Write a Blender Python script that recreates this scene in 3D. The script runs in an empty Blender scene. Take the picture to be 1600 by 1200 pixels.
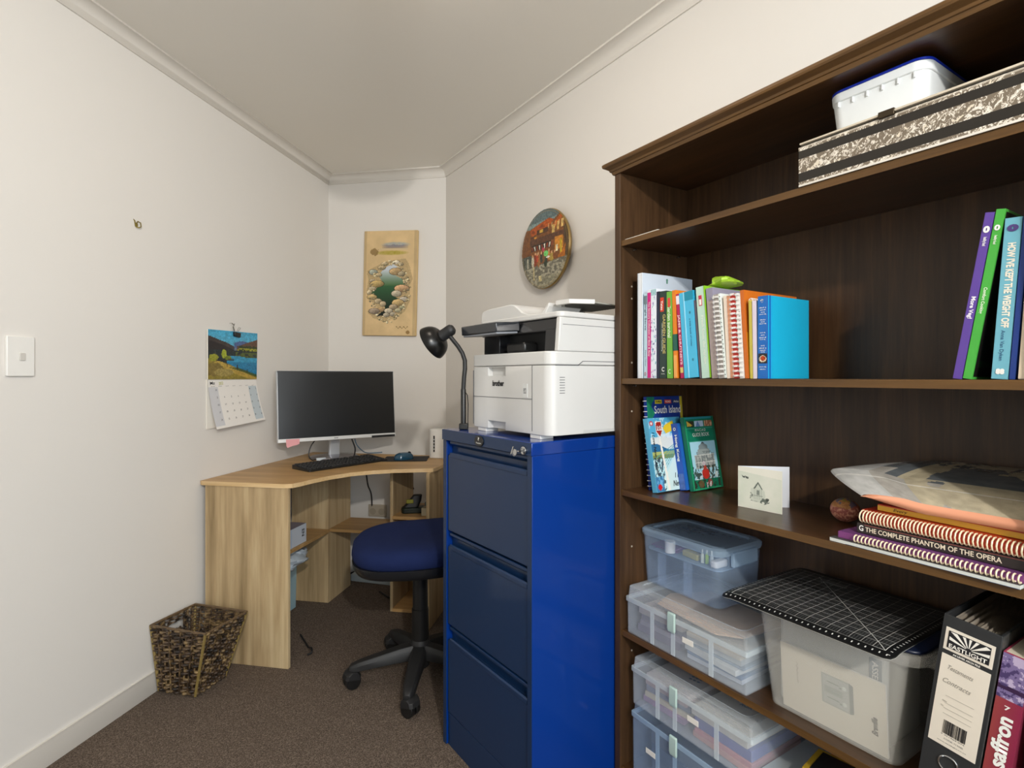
import bpy, bmesh, math, random
import numpy as np
from mathutils import Matrix, Vector

S = bpy.context.scene
COL = S.collection
PI = math.pi
rng = random.Random(4)

# ------------------------------------------------------------------ camera, light, exposure
cam_d = bpy.data.cameras.new('camera'); cam = bpy.data.objects.new('camera', cam_d); COL.objects.link(cam)
cam.location = (0, 0, 1.19); cam.rotation_euler = (PI/2, 0, 0)
cam_d.sensor_width = 36; cam_d.sensor_fit = 'HORIZONTAL'; cam_d.lens = 36*855/1600
cam_d.shift_y = -11.5/1600; cam_d.clip_start = 0.02
S.camera = cam

S.view_settings.view_transform = 'Standard'; S.view_settings.look = 'None'
S.view_settings.gamma = 1.0; S.view_settings.use_curve_mapping = False
S.view_settings.exposure = -0.14
S.cycles.transparent_max_bounces = 24; S.cycles.max_bounces = 12; S.cycles.diffuse_bounces = 6

W = bpy.data.worlds.new('daylight'); S.world = W; W.use_nodes = True
W.node_tree.nodes['Background'].inputs[0].default_value = (0.75, 0.86, 1.0, 1)
W.node_tree.nodes['Background'].inputs[1].default_value = 1.5

def lamp(name, kind, loc, power, color, size=1, size_y=None, aim=None):
    d = bpy.data.lights.new(name, kind); d.energy = power; d.color = color
    if kind == 'AREA':
        d.shape = 'RECTANGLE' if size_y else 'DISK'; d.size = size
        if size_y: d.size_y = size_y
    else: d.shadow_soft_size = size
    o = bpy.data.objects.new(name, d); COL.objects.link(o); o.location = loc
    if aim: o.rotation_euler = (Vector(aim) - Vector(loc)).to_track_quat('-Z', 'Y').to_euler()
    return o
CEIL = 2.412
# daylight through the window of the wall behind the camera, the ceiling lamp in the middle of the room
lamp('window_daylight', 'AREA', (1.15, -1.60, 1.60), 60, (0.88, 0.95, 1.0), 1.7, 1.15, (0.35, 1.0, 1.25))

lamp('side_window_daylight', 'AREA', (1.885, -0.43, 1.5), 36, (0.88, 0.95, 1.0), 0.95, 1.15, (1.885-.8387, -0.43-.5446, 1.45))

_sp = lamp('added_spot_light', 'SPOT', (0.60, -1.42, 2.30), 230, (1.0, 0.95, 0.88), 0.05, None, (-0.62, 2.5, 0.95))  # added unseen spot, throws the desk lamp's shadow onto the back wall
_sp.data.spot_size = math.radians(84); _sp.data.spot_blend = 0.9

# ------------------------------------------------------------------ helpers
def srgb(c):
    if isinstance(c, str):
        c = c.lstrip('#'); c = [int(c[i:i+2], 16)/255 for i in (0, 2, 4)]
    return tuple(x/12.92 if x <= 0.04045 else ((x+0.055)/1.055)**2.4 for x in c)

MATS = {}
def nt(name):
    m = bpy.data.materials.new(name); m.use_nodes = True
    return m, m.node_tree, m.node_tree.nodes['Principled BSDF']
def node(t, kind, **kw):
    n = t.nodes.new(kind)
    for k, v in kw.items():
        if k in n.inputs: n.inputs[k].default_value = v
        else: setattr(n, k, v)
    return n
def mat(name, col, rough=0.5, metal=0.0, spec=0.5, var=0.06, vscale=8.0, bump=0.0, bscale=80.0, coat=0.0, sheen=0.0, stretch=(1, 1, 1)):
    if name in MATS: return MATS[name]
    m, t, b = nt(name); c = srgb(col)
    tc = node(t, 'ShaderNodeTexCoord'); mp = node(t, 'ShaderNodeMapping', Scale=stretch)
    t.links.new(tc.outputs['Object'], mp.inputs[0])
    n = node(t, 'ShaderNodeTexNoise', Scale=vscale, Detail=4.0); t.links.new(mp.outputs[0], n.inputs['Vector'])
    mx = node(t, 'ShaderNodeMix', data_type='RGBA')
    lo = tuple(x*(1-var) for x in c)+(1,); hi = tuple(min(1, x*(1+var)+var*0.01) for x in c)+(1,)
    mx.inputs[6].default_value = lo; mx.inputs[7].default_value = hi
    t.links.new(n.outputs[0], mx.inputs[0]); t.links.new(mx.outputs[2], b.inputs['Base Color'])
    b.inputs['Roughness'].default_value = rough; b.inputs['Metallic'].default_value = metal
    b.inputs['Specular IOR Level'].default_value = spec
    if coat: b.inputs['Coat Weight'].default_value = coat; b.inputs['Coat Roughness'].default_value = 0.08
    if sheen: b.inputs['Sheen Weight'].default_value = sheen
    if bump:
        n2 = node(t, 'ShaderNodeTexNoise', Scale=bscale, Detail=3.0); t.links.new(mp.outputs[0], n2.inputs['Vector'])
        bp = node(t, 'ShaderNodeBump', Strength=bump, Distance=0.002)
        t.links.new(n2.outputs[0], bp.inputs['Height']); t.links.new(bp.outputs[0], b.inputs['Normal'])
    MATS[name] = m; return m

def wood(name, dark, mid, light, axis='z', rough=0.45, scale=1.0, figure=0.5, spec=0.4):
    if name in MATS: return MATS[name]
    m, t, b = nt(name)
    tc = node(t, 'ShaderNodeTexCoord')
    st = {'x': (1.6, 34, 34), 'y': (34, 1.6, 34), 'z': (34, 34, 1.6)}[axis]
    st2 = {'x': (.9, 9, 9), 'y': (9, .9, 9), 'z': (9, 9, .9)}[axis]
    mp = node(t, 'ShaderNodeMapping', Scale=tuple(s*scale for s in st)); t.links.new(tc.outputs['Object'], mp.inputs[0])
    mp2 = node(t, 'ShaderNodeMapping', Scale=tuple(s*scale for s in st2)); t.links.new(tc.outputs['Object'], mp2.inputs[0])
    n1 = node(t, 'ShaderNodeTexNoise', Scale=3.0, Detail=6.0, Roughness=0.65); t.links.new(mp.outputs[0], n1.inputs['Vector'])
    n2 = node(t, 'ShaderNodeTexNoise', Scale=1.4, Detail=3.0, Distortion=1.2); t.links.new(mp2.outputs[0], n2.inputs['Vector'])
    mx = node(t, 'ShaderNodeMix', data_type='FLOAT'); mx.inputs[0].default_value = figure
    t.links.new(n1.outputs[0], mx.inputs[2]); t.links.new(n2.outputs[0], mx.inputs[3])
    r = node(t, 'ShaderNodeValToRGB'); e = r.color_ramp.elements
    e[0].position = 0.32; e[0].color = srgb(dark)+(1,); e[1].position = 0.68; e[1].color = srgb(light)+(1,)
    k = e.new(0.5); k.color = srgb(mid)+(1,)
    t.links.new(mx.outputs[0], r.inputs[0]); t.links.new(r.outputs[0], b.inputs['Base Color'])
    b.inputs['Roughness'].default_value = rough; b.inputs['Specular IOR Level'].default_value = spec
    bp = node(t, 'ShaderNodeBump', Strength=0.12, Distance=0.001)
    t.links.new(n1.outputs[0], bp.inputs['Height']); t.links.new(bp.outputs[0], b.inputs['Normal'])
    MATS[name] = m; return m

def clear(name, tint='#dfe8f0', fac=0.16, rough=0.25):
    if name in MATS: return MATS[name]
    m, t, b = nt(name); out = t.nodes['Material Output']
    b.inputs['Base Color'].default_value = srgb(tint)+(1,); b.inputs['Roughness'].default_value = rough
    tr = node(t, 'ShaderNodeBsdfTransparent'); tr.inputs[0].default_value = (0.97, 0.98, 1.0, 1)
    n = node(t, 'ShaderNodeTexNoise', Scale=14.0, Detail=2.0)
    mr = node(t, 'ShaderNodeMapRange'); mr.inputs[3].default_value = fac*0.97; mr.inputs[4].default_value = fac*1.03
    t.links.new(n.outputs[0], mr.inputs[0])
    mx = node(t, 'ShaderNodeMixShader'); t.links.new(mr.outputs[0], mx.inputs[0])
    t.links.new(tr.outputs[0], mx.inputs[1]); t.links.new(b.outputs[0], mx.inputs[2])
    t.links.new(mx.outputs[0], out.inputs[0])
    MATS[name] = m; return m

def painted(rough=0.45, spec=0.3, metal=0.0):
    key = 'painted_%s_%s' % (rough, spec)
    if key in MATS: return MATS[key]
    m, t, b = nt(key)
    a = node(t, 'ShaderNodeVertexColor', layer_name='Paint')
    t.links.new(a.outputs[0], b.inputs['Base Color'])
    b.inputs['Roughness'].default_value = rough; b.inputs['Specular IOR Level'].default_value = spec
    MATS[key] = m; return m

class G:
    """collects plain geometry for one mesh"""
    def __init__(s, m=None): s.v = []; s.f = []; s.m = m or Matrix.Identity(4)
    def add(s, vs, fs):
        k = len(s.v)
        s.v += [tuple(s.m @ Vector(p)) for p in vs]; s.f += [tuple(i+k for i in f) for f in fs]; return s
    def box(s, x0, x1, y0, y1, z0, z1):
        v = [(x0,y0,z0),(x1,y0,z0),(x1,y1,z0),(x0,y1,z0),(x0,y0,z1),(x1,y0,z1),(x1,y1,z1),(x0,y1,z1)]
        return s.add(v, [(0,3,2,1),(4,5,6,7),(0,1,5,4),(1,2,6,5),(2,3,7,6),(3,0,4,7)])
    def loft(s, loops, cap0=True, cap1=True, closed=True):
        n = len(loops[0]); v = [p for l in loops for p in l]; f = []
        for i in range(len(loops)-1):
            for j in range(n if closed else n-1):
                a, b = i*n+j, i*n+(j+1) % n
                f.append((a, b, b+n, a+n))
        if cap0: f.append(tuple(range(n))[::-1])
        if cap1: f.append(tuple((len(loops)-1)*n+j for j in range(n)))
        return s.add(v, f)
    def prism(s, pts, a, b, axis='z'):
        def P(p, h):
            return {'z': (p[0], p[1], h), 'y': (p[0], h, p[1]), 'x': (h, p[0], p[1])}[axis]
        return s.loft([[P(p, a) for p in pts], [P(p, b) for p in pts]])
    def rbox(s, x0, x1, y0, y1, z0, z1, r, t=0.0, n=5):
        """rounded rectangle upright block; t = widening of the top"""
        return s.loft([rrect(x0, x1, y0, y1, r, z0, n), rrect(x0-t, x1+t, y0-t, y1+t, r, z1, n)])
    def tube(s, pts, r, n=8, closed=False):
        P = [Vector(p) for p in pts]; m = len(P); R = r if isinstance(r, (list, tuple)) else [r]*m
        loops = []; up = None
        for i, p in enumerate(P):
            a = P[i-1] if (i or closed) else P[0]; b = P[(i+1) % m] if (i < m-1 or closed) else P[-1]
            d = (b-a).normalized()
            if up is None: up = d.orthogonal().normalized()
            up = (up - d*up.dot(d)); up = up.normalized() if up.length > 1e-6 else d.orthogonal().normalized()
            w = d.cross(up)
            loops.append([tuple(p + (up*math.cos(2*PI*k/n) + w*math.sin(2*PI*k/n))*R[i]) for k in range(n)])
        if closed: loops.append(loops[0]); return s.loft(loops, False, False)
        return s.loft(loops)
    def lathe(s, prof, n=32, c=(0, 0, 0), cap=True):
        loops = [[(c[0]+r*math.cos(2*PI*k/n), c[1]+r*math.sin(2*PI*k/n), c[2]+z) for k in range(n)] for r, z in prof]
        return s.loft(loops, cap, cap)
    def disc(s, c, r, axis, h, n=24):
        """short cylinder with its axis along x, y or z"""
        lo = []
        for t in (0, h):
            l = []
            for k in range(n):
                a, b = r*math.cos(2*PI*k/n), r*math.sin(2*PI*k/n)
                l.append({'x': (c[0]+t, c[1]+a, c[2]+b), 'y': (c[0]+a, c[1]+t, c[2]+b), 'z': (c[0]+a, c[1]+b, c[2]+t)}[axis])
            lo.append(l)
        return s.loft(lo)
    def sphere(s, c, r, n=16, sc=(1, 1, 1)):
        prof = [(math.sin(PI*i/n), -math.cos(PI*i/n)) for i in range(n+1)]
        loops = [[(c[0]+sc[0]*r*max(q, 1e-4)*math.cos(2*PI*k/(2*n)), c[1]+sc[1]*r*max(q, 1e-4)*math.sin(2*PI*k/(2*n)), c[2]+sc[2]*r*z) for k in range(2*n)] for q, z in prof]
        return s.loft(loops)

def rrect(x0, x1, y0, y1, r, z, n=5):
    o = []
    for cx, cy, a0 in ((x1-r, y0+r, -PI/2), (x1-r, y1-r, 0), (x0+r, y1-r, PI/2), (x0+r, y0+r, PI)):
        for k in range(n+1):
            a = a0 + PI/2*k/n; o.append((cx+r*math.cos(a), cy+r*math.sin(a), z))
    return o

def mesh_of(name, g, m, smooth=35):
    me = bpy.data.meshes.new(name); me.from_pydata(g.v, [], g.f)
    bm = bmesh.new(); bm.from_mesh(me); bmesh.ops.recalc_face_normals(bm, faces=bm.faces); bm.to_mesh(me); bm.free()
    if m: me.materials.append(m)
    if smooth:
        me.polygons.foreach_set('use_smooth', [True]*len(me.polygons)); me.set_sharp_from_angle(angle=math.radians(smooth))
    me.update(); return me

def part(name, parent, g, m, bevel=0.0, smooth=35, label=None, stuff=False, seg=2):
    o = bpy.data.objects.new(name, mesh_of(name, g, m, smooth)); COL.objects.link(o)
    o.parent = parent
    if bevel:
        b = o.modifiers.new('bevel', 'BEVEL'); b.width = bevel; b.segments = seg; b.limit_method = 'ANGLE'; b.angle_limit = math.radians(40)
        b.harden_normals = False
    if label: o['label'] = label
    if stuff: o['kind'] = 'stuff'
    return o

class Fr:
    def __init__(s, o, d):
        l = math.hypot(*d); s.o = o; s.d = (d[0]/l, d[1]/l); s.n = (-s.d[1], s.d[0]); s.a = math.atan2(s.d[1], s.d[0])
    def w(s, u, v, z=0): return (s.o[0]+u*s.d[0]+v*s.n[0], s.o[1]+u*s.d[1]+v*s.n[1], z)
C1 = (-1.124, 3.353)
_dl = (155/868.94, 855/868.94)
L = Fr(C1, (_dl[1], -_dl[0]))               # u along the back wall, room at v<0, left wall at u=0
C2 = L.w(0.7474, 0)[:2]
R = Fr(C2, (555, -855))                     # u along the right wall towards the camera, room at v<0
B = Fr((.299, 1.57), (542, -855))           # bookcase front, v into the case
K = Fr((-.2236, 1.7866), (615, -855))       # filing cabinet front
WW = Fr((0, 0), (1, 0))

def tag(o, label, cat, group=None):
    o['label'] = label; o['category'] = cat
    if group: o['group'] = group
    return o
def thing(name, label, cat, fr, u, v, z, rot=0, lean=0, pitch=0, group=None):
    o = bpy.data.objects.new(name, None); o.empty_display_size = 0.05; COL.objects.link(o)
    o.location = fr.w(u, v, z); o.rotation_euler = (math.radians(pitch), math.radians(lean), fr.a + math.radians(rot))
    return tag(o, label, cat, group)
def solo(name, label, cat, fr, u, v, z, g, m, rot=0, lean=0, pitch=0, group=None, bevel=0, smooth=35):
    o = part(name, None, g, m, bevel, smooth)
    o.location = fr.w(u, v, z); o.rotation_euler = (math.radians(pitch), math.radians(lean), fr.a + math.radians(rot))
    return tag(o, label, cat, group)
def struct(name, g, m, bevel=0, smooth=35):
    o = part(name, None, g, m, bevel, smooth); o['kind'] = 'structure'; return o

# --- flat printed pictures: a fine grid of coloured faces
def fbm(x, y, seed=0, oct=4):
    x = np.asarray(x, float); y = np.asarray(y, float); t = 0; amp = .5; tot = 0
    for k in range(oct):
        f = 2**k; X = x*f+seed*13.7; Y = y*f+seed*7.3
        xi = np.floor(X); yi = np.floor(Y); a = X-xi; b = Y-yi; a = a*a*(3-2*a); b = b*b*(3-2*b)
        h = lambda p, q: np.modf(np.abs(np.sin(p*127.1+q*311.7+seed*3.1)*43758.5453))[0]
        t = t + amp*((h(xi, yi)*(1-a)+h(xi+1, yi)*a)*(1-b)+(h(xi, yi+1)*(1-a)+h(xi+1, yi+1)*a)*b); tot += amp; amp *= .5
    return t/tot
def hx(c): c = c.lstrip('#'); return np.array([int(c[i:i+2], 16)/255 for i in (0, 2, 4)])
class Cv:
    def __init__(s, U, V, base): s.U = U; s.V = V; s.c = np.tile(hx(base), (len(U), 1))
    def put(s, mask, col, a=1.0):
        col = hx(col) if isinstance(col, str) else col
        w = (np.asarray(mask, float)*a)[:, None]; s.c = s.c*(1-w)+col*w; return s
    def rect(s, x0, x1, y0, y1, col, a=1.0): return s.put((s.U > x0) & (s.U < x1) & (s.V > y0) & (s.V < y1), col, a)
    def ell(s, cx, cy, rx, ry, col, a=1.0, rot=0):
        dx, dy = s.U-cx, s.V-cy; c, n = math.cos(rot), math.sin(rot)
        return s.put(((dx*c+dy*n)/rx)**2+((-dx*n+dy*c)/ry)**2 < 1, col, a)
    def poly(s, pts, col, a=1.0): return s.put(inpoly(s.U, s.V, pts), col, a)
    def noise(s, f, amp, seed=1):
        s.c = s.c*(1+amp*(fbm(s.U*f, s.V*f, seed)-.5)[:, None]*2); return s
def inpoly(x, y, pts):
    ins = np.zeros(len(x), bool); n = len(pts)
    for i in range(n):
        x1, y1 = pts[i]; x2, y2 = pts[i-1]
        if y1 == y2: continue
        c = ((y1 > y) != (y2 > y)) & (x < (x2-x1)*(y-y1)/(y2-y1)+x1); ins ^= c
    return ins
def paint(name, parent, P, nx, ny, fn, rough=0.45, spec=0.3, keep=None, label=None):
    """P(u,v)->(x,y,z) places the sheet, fn(U,V)->colours"""
    us = np.linspace(0, 1, nx+1); vs = np.linspace(0, 1, ny+1)
    vv = [P(u, v) for v in vs for u in us]
    U, V = np.meshgrid((us[:-1]+us[1:])/2, (vs[:-1]+vs[1:])/2); U = U.ravel(); V = V.ravel()
    F = []; sel = []
    ok = keep(U, V) if keep else np.ones(len(U), bool)
    for j in range(ny):
        for i in range(nx):
            k = j*nx+i
            if ok[k]:
                a = j*(nx+1)+i; F.append((a, a+1, a+nx+2, a+nx+1)); sel.append(k)
    me = bpy.data.meshes.new(name); me.from_pydata(vv, [], F); me.materials.append(painted(rough, spec))
    c = np.clip(fn(U, V), 0, 1)[sel]; c = np.where(c <= .04045, c/12.92, ((c+.055)/1.055)**2.4)
    ca = me.color_attributes.new('Paint', 'FLOAT_COLOR', 'CORNER')
    full = np.ones((len(F), 4, 4)); full[:, :, :3] = c[:, None, :]
    ca.data.foreach_set('color', full.ravel().astype(np.float32)); me.update()
    o = bpy.data.objects.new(name, me); COL.objects.link(o); o.parent = parent
    if label: o['label'] = label
    return o
def front(x0, x1, z0, z1, y): return lambda u, v: (x0+(x1-x0)*u, y, z0+(z1-z0)*v)
def right(y0, y1, z0, z1, x): return lambda u, v: (x, y0+(y1-y0)*u, z0+(z1-z0)*v)
def topf(x0, x1, y0, y1, z): return lambda u, v: (x0+(x1-x0)*u, y0+(y1-y0)*v, z)

# --- lettering as real geometry, fitted into a w x h field
FACE = {'front': Matrix(((1,0,0),(0,0,-1),(0,1,0))), 'right': Matrix(((0,0,1),(1,0,0),(0,1,0))), 'top': Matrix.Identity(3)}
def txt(s, parent, c, w, h, m, face='front', spin=0, bold=0.0, shear=0.0, name='lettering', space=1.0):
    cu = bpy.data.curves.new(name, 'FONT'); cu.body = s; cu.size = 1; cu.offset = bold; cu.shear = shear; cu.resolution_u = 3
    cu.space_character = space
    t = bpy.data.objects.new('tmp', cu); COL.objects.link(t)
    dg = bpy.context.evaluated_depsgraph_get(); dg.update()
    me = bpy.data.meshes.new_from_object(t.evaluated_get(dg)); bpy.data.objects.remove(t); bpy.data.curves.remove(cu)
    co = np.zeros(len(me.vertices)*3); me.vertices.foreach_get('co', co); co = co.reshape(-1, 3)
    lo, hi = co.min(0), co.max(0); ce = (lo+hi)/2; d = hi-lo
    q = (co-ce); q[:, 0] *= w/d[0]; q[:, 1] *= h/d[1]
    a = math.radians(spin); q = np.stack([q[:, 0]*math.cos(a)-q[:, 1]*math.sin(a), q[:, 0]*math.sin(a)+q[:, 1]*math.cos(a), q[:, 2]*0], 1)
    F = np.array(FACE[face]); q = q @ F.T + np.array(c)
    me.vertices.foreach_set('co', q.ravel().astype(np.float32)); me.materials.clear(); me.materials.append(m); me.name = name; me.update()
    o = bpy.data.objects.new(name, me); COL.objects.link(o); o.parent = parent; return o

def cut(o, *boxes):
    """real recesses: subtract boxes (x0,x1,y0,y1,z0,z1) from a part"""
    for b_ in boxes:
        c = part('cutter', o.parent, G().box(*b_), None, smooth=0); c.parent = o
        mo = o.modifiers.new('cut', 'BOOLEAN'); mo.object = c; mo.solver = 'EXACT'; mo.operation = 'DIFFERENCE'
        bev = [m_ for m_ in o.modifiers if m_.type == 'BEVEL']; st = [(m_.width, m_.segments) for m_ in bev]
        for m_ in bev: o.modifiers.remove(m_)
        dg = bpy.context.evaluated_depsgraph_get(); dg.update()
        me = bpy.data.meshes.new_from_object(o.evaluated_get(dg)); o.modifiers.clear(); o.data = me; bpy.data.objects.remove(c)
        for w_, s_ in st:
            b2 = o.modifiers.new('bevel', 'BEVEL'); b2.width = w_; b2.segments = s_; b2.limit_method = 'ANGLE'; b2.angle_limit = math.radians(40)

# ------------------------------------------------------------------ materials
WALLC = '#dedad4'
m_wall = mat('wall_paint', WALLC, 0.75, spec=0.2, var=0.012, vscale=3, bump=0.03, bscale=220)
m_ceil = mat('ceiling_paint', '#ebe7df', 0.85, spec=0.15, var=0.012, vscale=2)
m_trim = mat('trim_gloss', '#dcd7cf', 0.4, var=0.01)
m_blackp = mat('black_plastic', '#141414', 0.38, var=0.05)
m_blackm = mat('black_matt_plastic', '#1b1b1c', 0.55, var=0.08)
m_whitep = mat('white_plastic', '#e6e4df', 0.35, var=0.01)
m_chrome = mat('chrome', '#c9c9c9', 0.15, 1.0)
m_ink = mat('black_ink', '#17171a', 0.6)
m_white = mat('white_ink', '#f1efe9', 0.5)
m_paper = mat('paper', '#e9e4da', 0.7, var=0.02, vscale=30)
m_pages = mat('book_pages', '#d9cfba', 0.8, var=0.12, vscale=60, stretch=(14, 1, .3))
m_cable = mat('cable_rubber', '#18181a', 0.5)
m_wd = wood('walnut_upright', '#301f11', '#45301d', '#593f28', 'z', 0.42)
m_wdx = wood('walnut_shelf', '#302012', '#452e1b', '#583c26', 'x', 0.30, spec=0.5)
m_wedge = wood('walnut_edge', '#47311a', '#5c401f', '#725026', 'x', 0.38)
m_oak = wood('oak_upright', '#85704f', '#b19872', '#d0bb94', 'z', 0.5, 0.6, .62)
m_oakx = wood('oak_top', '#96754a', '#b58f5c', '#cca877', 'x', 0.42, 0.5, .6)
m_oake = wood('oak_edge', '#c4a270', '#d2b384', '#dcc096', 'x', 0.45)

# ------------------------------------------------------------------ room shell
RL = lambda u, v: L.w(u, v)[:2]
def on_left(y):  # left wall point at world y
    t = (C1[1]-y)/_dl[1]; return (C1[0]-t*_dl[0], y)
def on_right(y):
    t = (C2[1]-y)/-R.d[1]; return (C2[0]+t*R.d[0], y)
YR = -1.72
PL, PR = on_left(YR), on_right(YR)
def wallslab(name, a, b, m, z0=0, z1=CEIL, th=0.1):
    d = Vector((b[0]-a[0], b[1]-a[1])); n = Vector((-d.y, d.x)).normalized()*th
    g = G().prism([a, b, (b[0]+n.x, b[1]+n.y), (a[0]+n.x, a[1]+n.y)], z0, z1)
    return struct(name, g, m, smooth=0)
m, t, b = nt('carpet')
tc = node(t, 'ShaderNodeTexCoord')
n1 = node(t, 'ShaderNodeTexNoise', Scale=260.0, Detail=3.0); n2 = node(t, 'ShaderNodeTexVoronoi', Scale=240.0); n3 = node(t, 'ShaderNodeTexNoise', Scale=2.5)
for q in (n1, n2, n3): t.links.new(tc.outputs['Object'], q.inputs['Vector'])
mx = node(t, 'ShaderNodeMix', data_type='FLOAT'); mx.inputs[0].default_value = .45
t.links.new(n1.outputs[0], mx.inputs[2]); t.links.new(n2.outputs[0], mx.inputs[3])
r = node(t, 'ShaderNodeValToRGB'); r.color_ramp.elements[0].position = .25; r.color_ramp.elements[0].color = srgb('#2b231e')+(1,)
r.color_ramp.elements[1].position = .68; r.color_ramp.elements[1].color = srgb('#7a6c60')+(1,)
t.links.new(mx.outputs[0], r.inputs[0]); t.links.new(r.outputs[0], b.inputs['Base Color'])
b.inputs['Roughness'].default_value = 0.95; b.inputs['Specular IOR Level'].default_value = 0.1
bp = node(t, 'ShaderNodeBump', Strength=0.7, Distance=0.004); t.links.new(mx.outputs[0], bp.inputs['Height']); t.links.new(bp.outputs[0], b.inputs['Normal'])
m_carpet = m
poly = [PL, PR, C2, C1]
struct('floor', G().prism([(-2.3, -1.85), (3.1, -1.85), (3.1, 3.6), (-2.3, 3.6)], -0.08, 0), m_carpet, smooth=0)
struct('ceiling', G().prism([(-2.3, -1.85), (3.1, -1.85), (3.1, 3.6), (-2.3, 3.6)], CEIL, CEIL+0.08), m_ceil, smooth=0)
wallslab('wall_left', PL, C1, m_wall); wallslab('wall_back', C1, C2, m_wall); 
RW = {}
def wall_right():
    g = G(); U0, U1, z0, z1 = 3.85, 4.85, .92, 2.1; ue = (PR[0]-C2[0])/R.d[0]
    for a, b_, c, d in ((0, U0, 0, CEIL), (U1, ue, 0, CEIL), (U0, U1, 0, z0), (U0, U1, z1, CEIL)):
        g.prism([R.w(a, 0)[:2], R.w(b_, 0)[:2], R.w(b_, .1)[:2], R.w(a, .1)[:2]], c, d)
    struct('wall_right', g, m_wall, smooth=0)
    g = G()
    for a, b_, c, d in ((U0, U0+.05, z0, z1), (U1-.05, U1, z0, z1), (U0+.05, U1-.05, z0, z0+.05), (U0+.05, U1-.05, z1-.05, z1)):
        g.prism([R.w(a, .03)[:2], R.w(b_, .03)[:2], R.w(b_, .07)[:2], R.w(a, .07)[:2]], c, d)
    struct('window_2', g, m_trim, smooth=0)
wall_right()
# rear wall with the window that lights the room
wx0, wx1, wz0, wz1 = 0.25, 2.05, 1.0, 2.2
g = G()
g.box(PL[0]-.1, wx0, YR-.1, YR, 0, CEIL); g.box(wx1, PR[0]+.1, YR-.1, YR, 0, CEIL)
g.box(wx0, wx1, YR-.1, YR, 0, wz0); g.box(wx0, wx1, YR-.1, YR, wz1, CEIL)
struct('wall_rear', g, m_wall, smooth=0)
g = G()
for a, b_ in ((wx0, wx0+.05), (wx1-.05, wx1), (1.12, 1.18)): g.box(a, b_, YR-.07, YR-.03, wz0, wz1)
g.box(wx0+.05, wx1-.05, YR-.07, YR-.03, wz0, wz0+.05); g.box(wx0+.05, wx1-.05, YR-.07, YR-.03, wz1-.05, wz1)
struct('window_1', g, m_trim, smooth=0)

def inset(pts, d):
    """offset of the open polyline into the room (room on its right-hand side)"""
    out = []; n = len(pts)
    for i, p in enumerate(pts):
        ns = []
        for a, b_ in ((i-1, i), (i, i+1)):
            if a >= 0 and b_ < n:
                e = Vector((pts[b_][0]-pts[a][0], pts[b_][1]-pts[a][1])).normalized(); ns.append(Vector((e.y, -e.x)))
        if len(ns) == 2:
            k = (ns[0]+ns[1]); k = k/ (1+ns[0].dot(ns[1])); q = Vector(p)+k*d
        else: q = Vector(p)+ns[0]*d
        out.append((q.x, q.y))
    return out
line = [PL, C1, C2, PR]
cove = [(0.0, 2.363), (0.006, 2.363), (0.0065, 2.368)]
for k in range(9):
    a = k/8*PI/2; cove.append((0.0075+0.0385*(1-math.cos(a)), 2.369+0.036*math.sin(a)))
cove += [(0.052, 2.405), (0.053, CEIL), (0.0, CEIL)]
skirt = [(0, 0), (0.012, 0), (0.012, 0.070), (0.009, 0.078), (0, 0.078)]
def run(names, prof, m):
    for i, nm in enumerate(names):
        loops = [[], []]
        for d, z in prof:
            o = inset(line, d); loops[0].append((*o[i], z)); loops[1].append((*o[i+1], z))
        struct(nm, G().loft(loops), m, smooth=50)
run(['trim_1', 'trim_2', 'trim_3'], cove, m_trim)
run(['baseboard_left', 'baseboard_back', 'baseboard_right'], skirt, m_trim)
# faint scuffs, a filled hole: dirt on the left wall is in its paint
# ------------------------------------------------------------------ ceiling lamp (above the frame)
t = thing('ceiling_light', 'round opal dome lamp on the ceiling', 'ceiling light', WW, -0.24, 1.30, CEIL)
part('base_ring', t, G().lathe([(0.09, -0.05), (0.09, 0)], 40), m_trim)
mm, tt, bb = nt('opal_glow'); bb.inputs['Base Color'].default_value = (.9, .88, .84, 1); bb.inputs['Emission Color'].default_value = (1, .87, .74, 1); bb.inputs['Emission Strength'].default_value = 13.0
nn = node(tt, 'ShaderNodeTexNoise', Scale=4.0); part('dome', t, G().lathe([(0.16*math.cos(a), -0.05-0.09*math.sin(a)) for a in [k*PI/18 for k in range(9)]]+[(.001, -.14)], 40), mm)

t = thing('added_spotlight', 'added unseen white ceiling spotlight near the rear wall', 'ceiling light', WW, 0.60, -1.44, CEIL)  # housing for the added spot, out of view
part('spot_base', t, G().lathe([(.05, -.02), (.05, 0)], 28), m_trim)
part('spot_can', t, G(Matrix.Translation((0, 0, -.075)) @ Matrix.Rotation(math.radians(-65), 4, 'X')).lathe([(.038, -.05), (.040, .0), (.042, .0), (.042, -.055), (.001, -.056)], 28, cap=False), m_trim)

# ------------------------------------------------------------------ left wall: switch, hook, calendar
# local frame: on the left wall (x = towards back wall, y = into the wall)
LW = Fr(L.w(0, 0)[:2], (_dl[0], _dl[1]))   # u grows away from the camera, v>0 is into the wall (behind)
t = thing('light_switch', 'white light switch plate at the left edge of the wall', 'light switch', LW, -1.782, 0, 1.249)
part('plate', t, G(Matrix.Rotation(PI/2, 4, 'X')).rbox(-.0385, .0385, -.058, .058, 0, .009, .004), m_whitep, 0.002)
part('rocker', t, G(Matrix.Rotation(PI/2, 4, 'X')).rbox(-.006, .010, -.012, .010, .009, .0125, .002), mat('switch_grey', '#cbc7c0', .4), 0.001)

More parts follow.
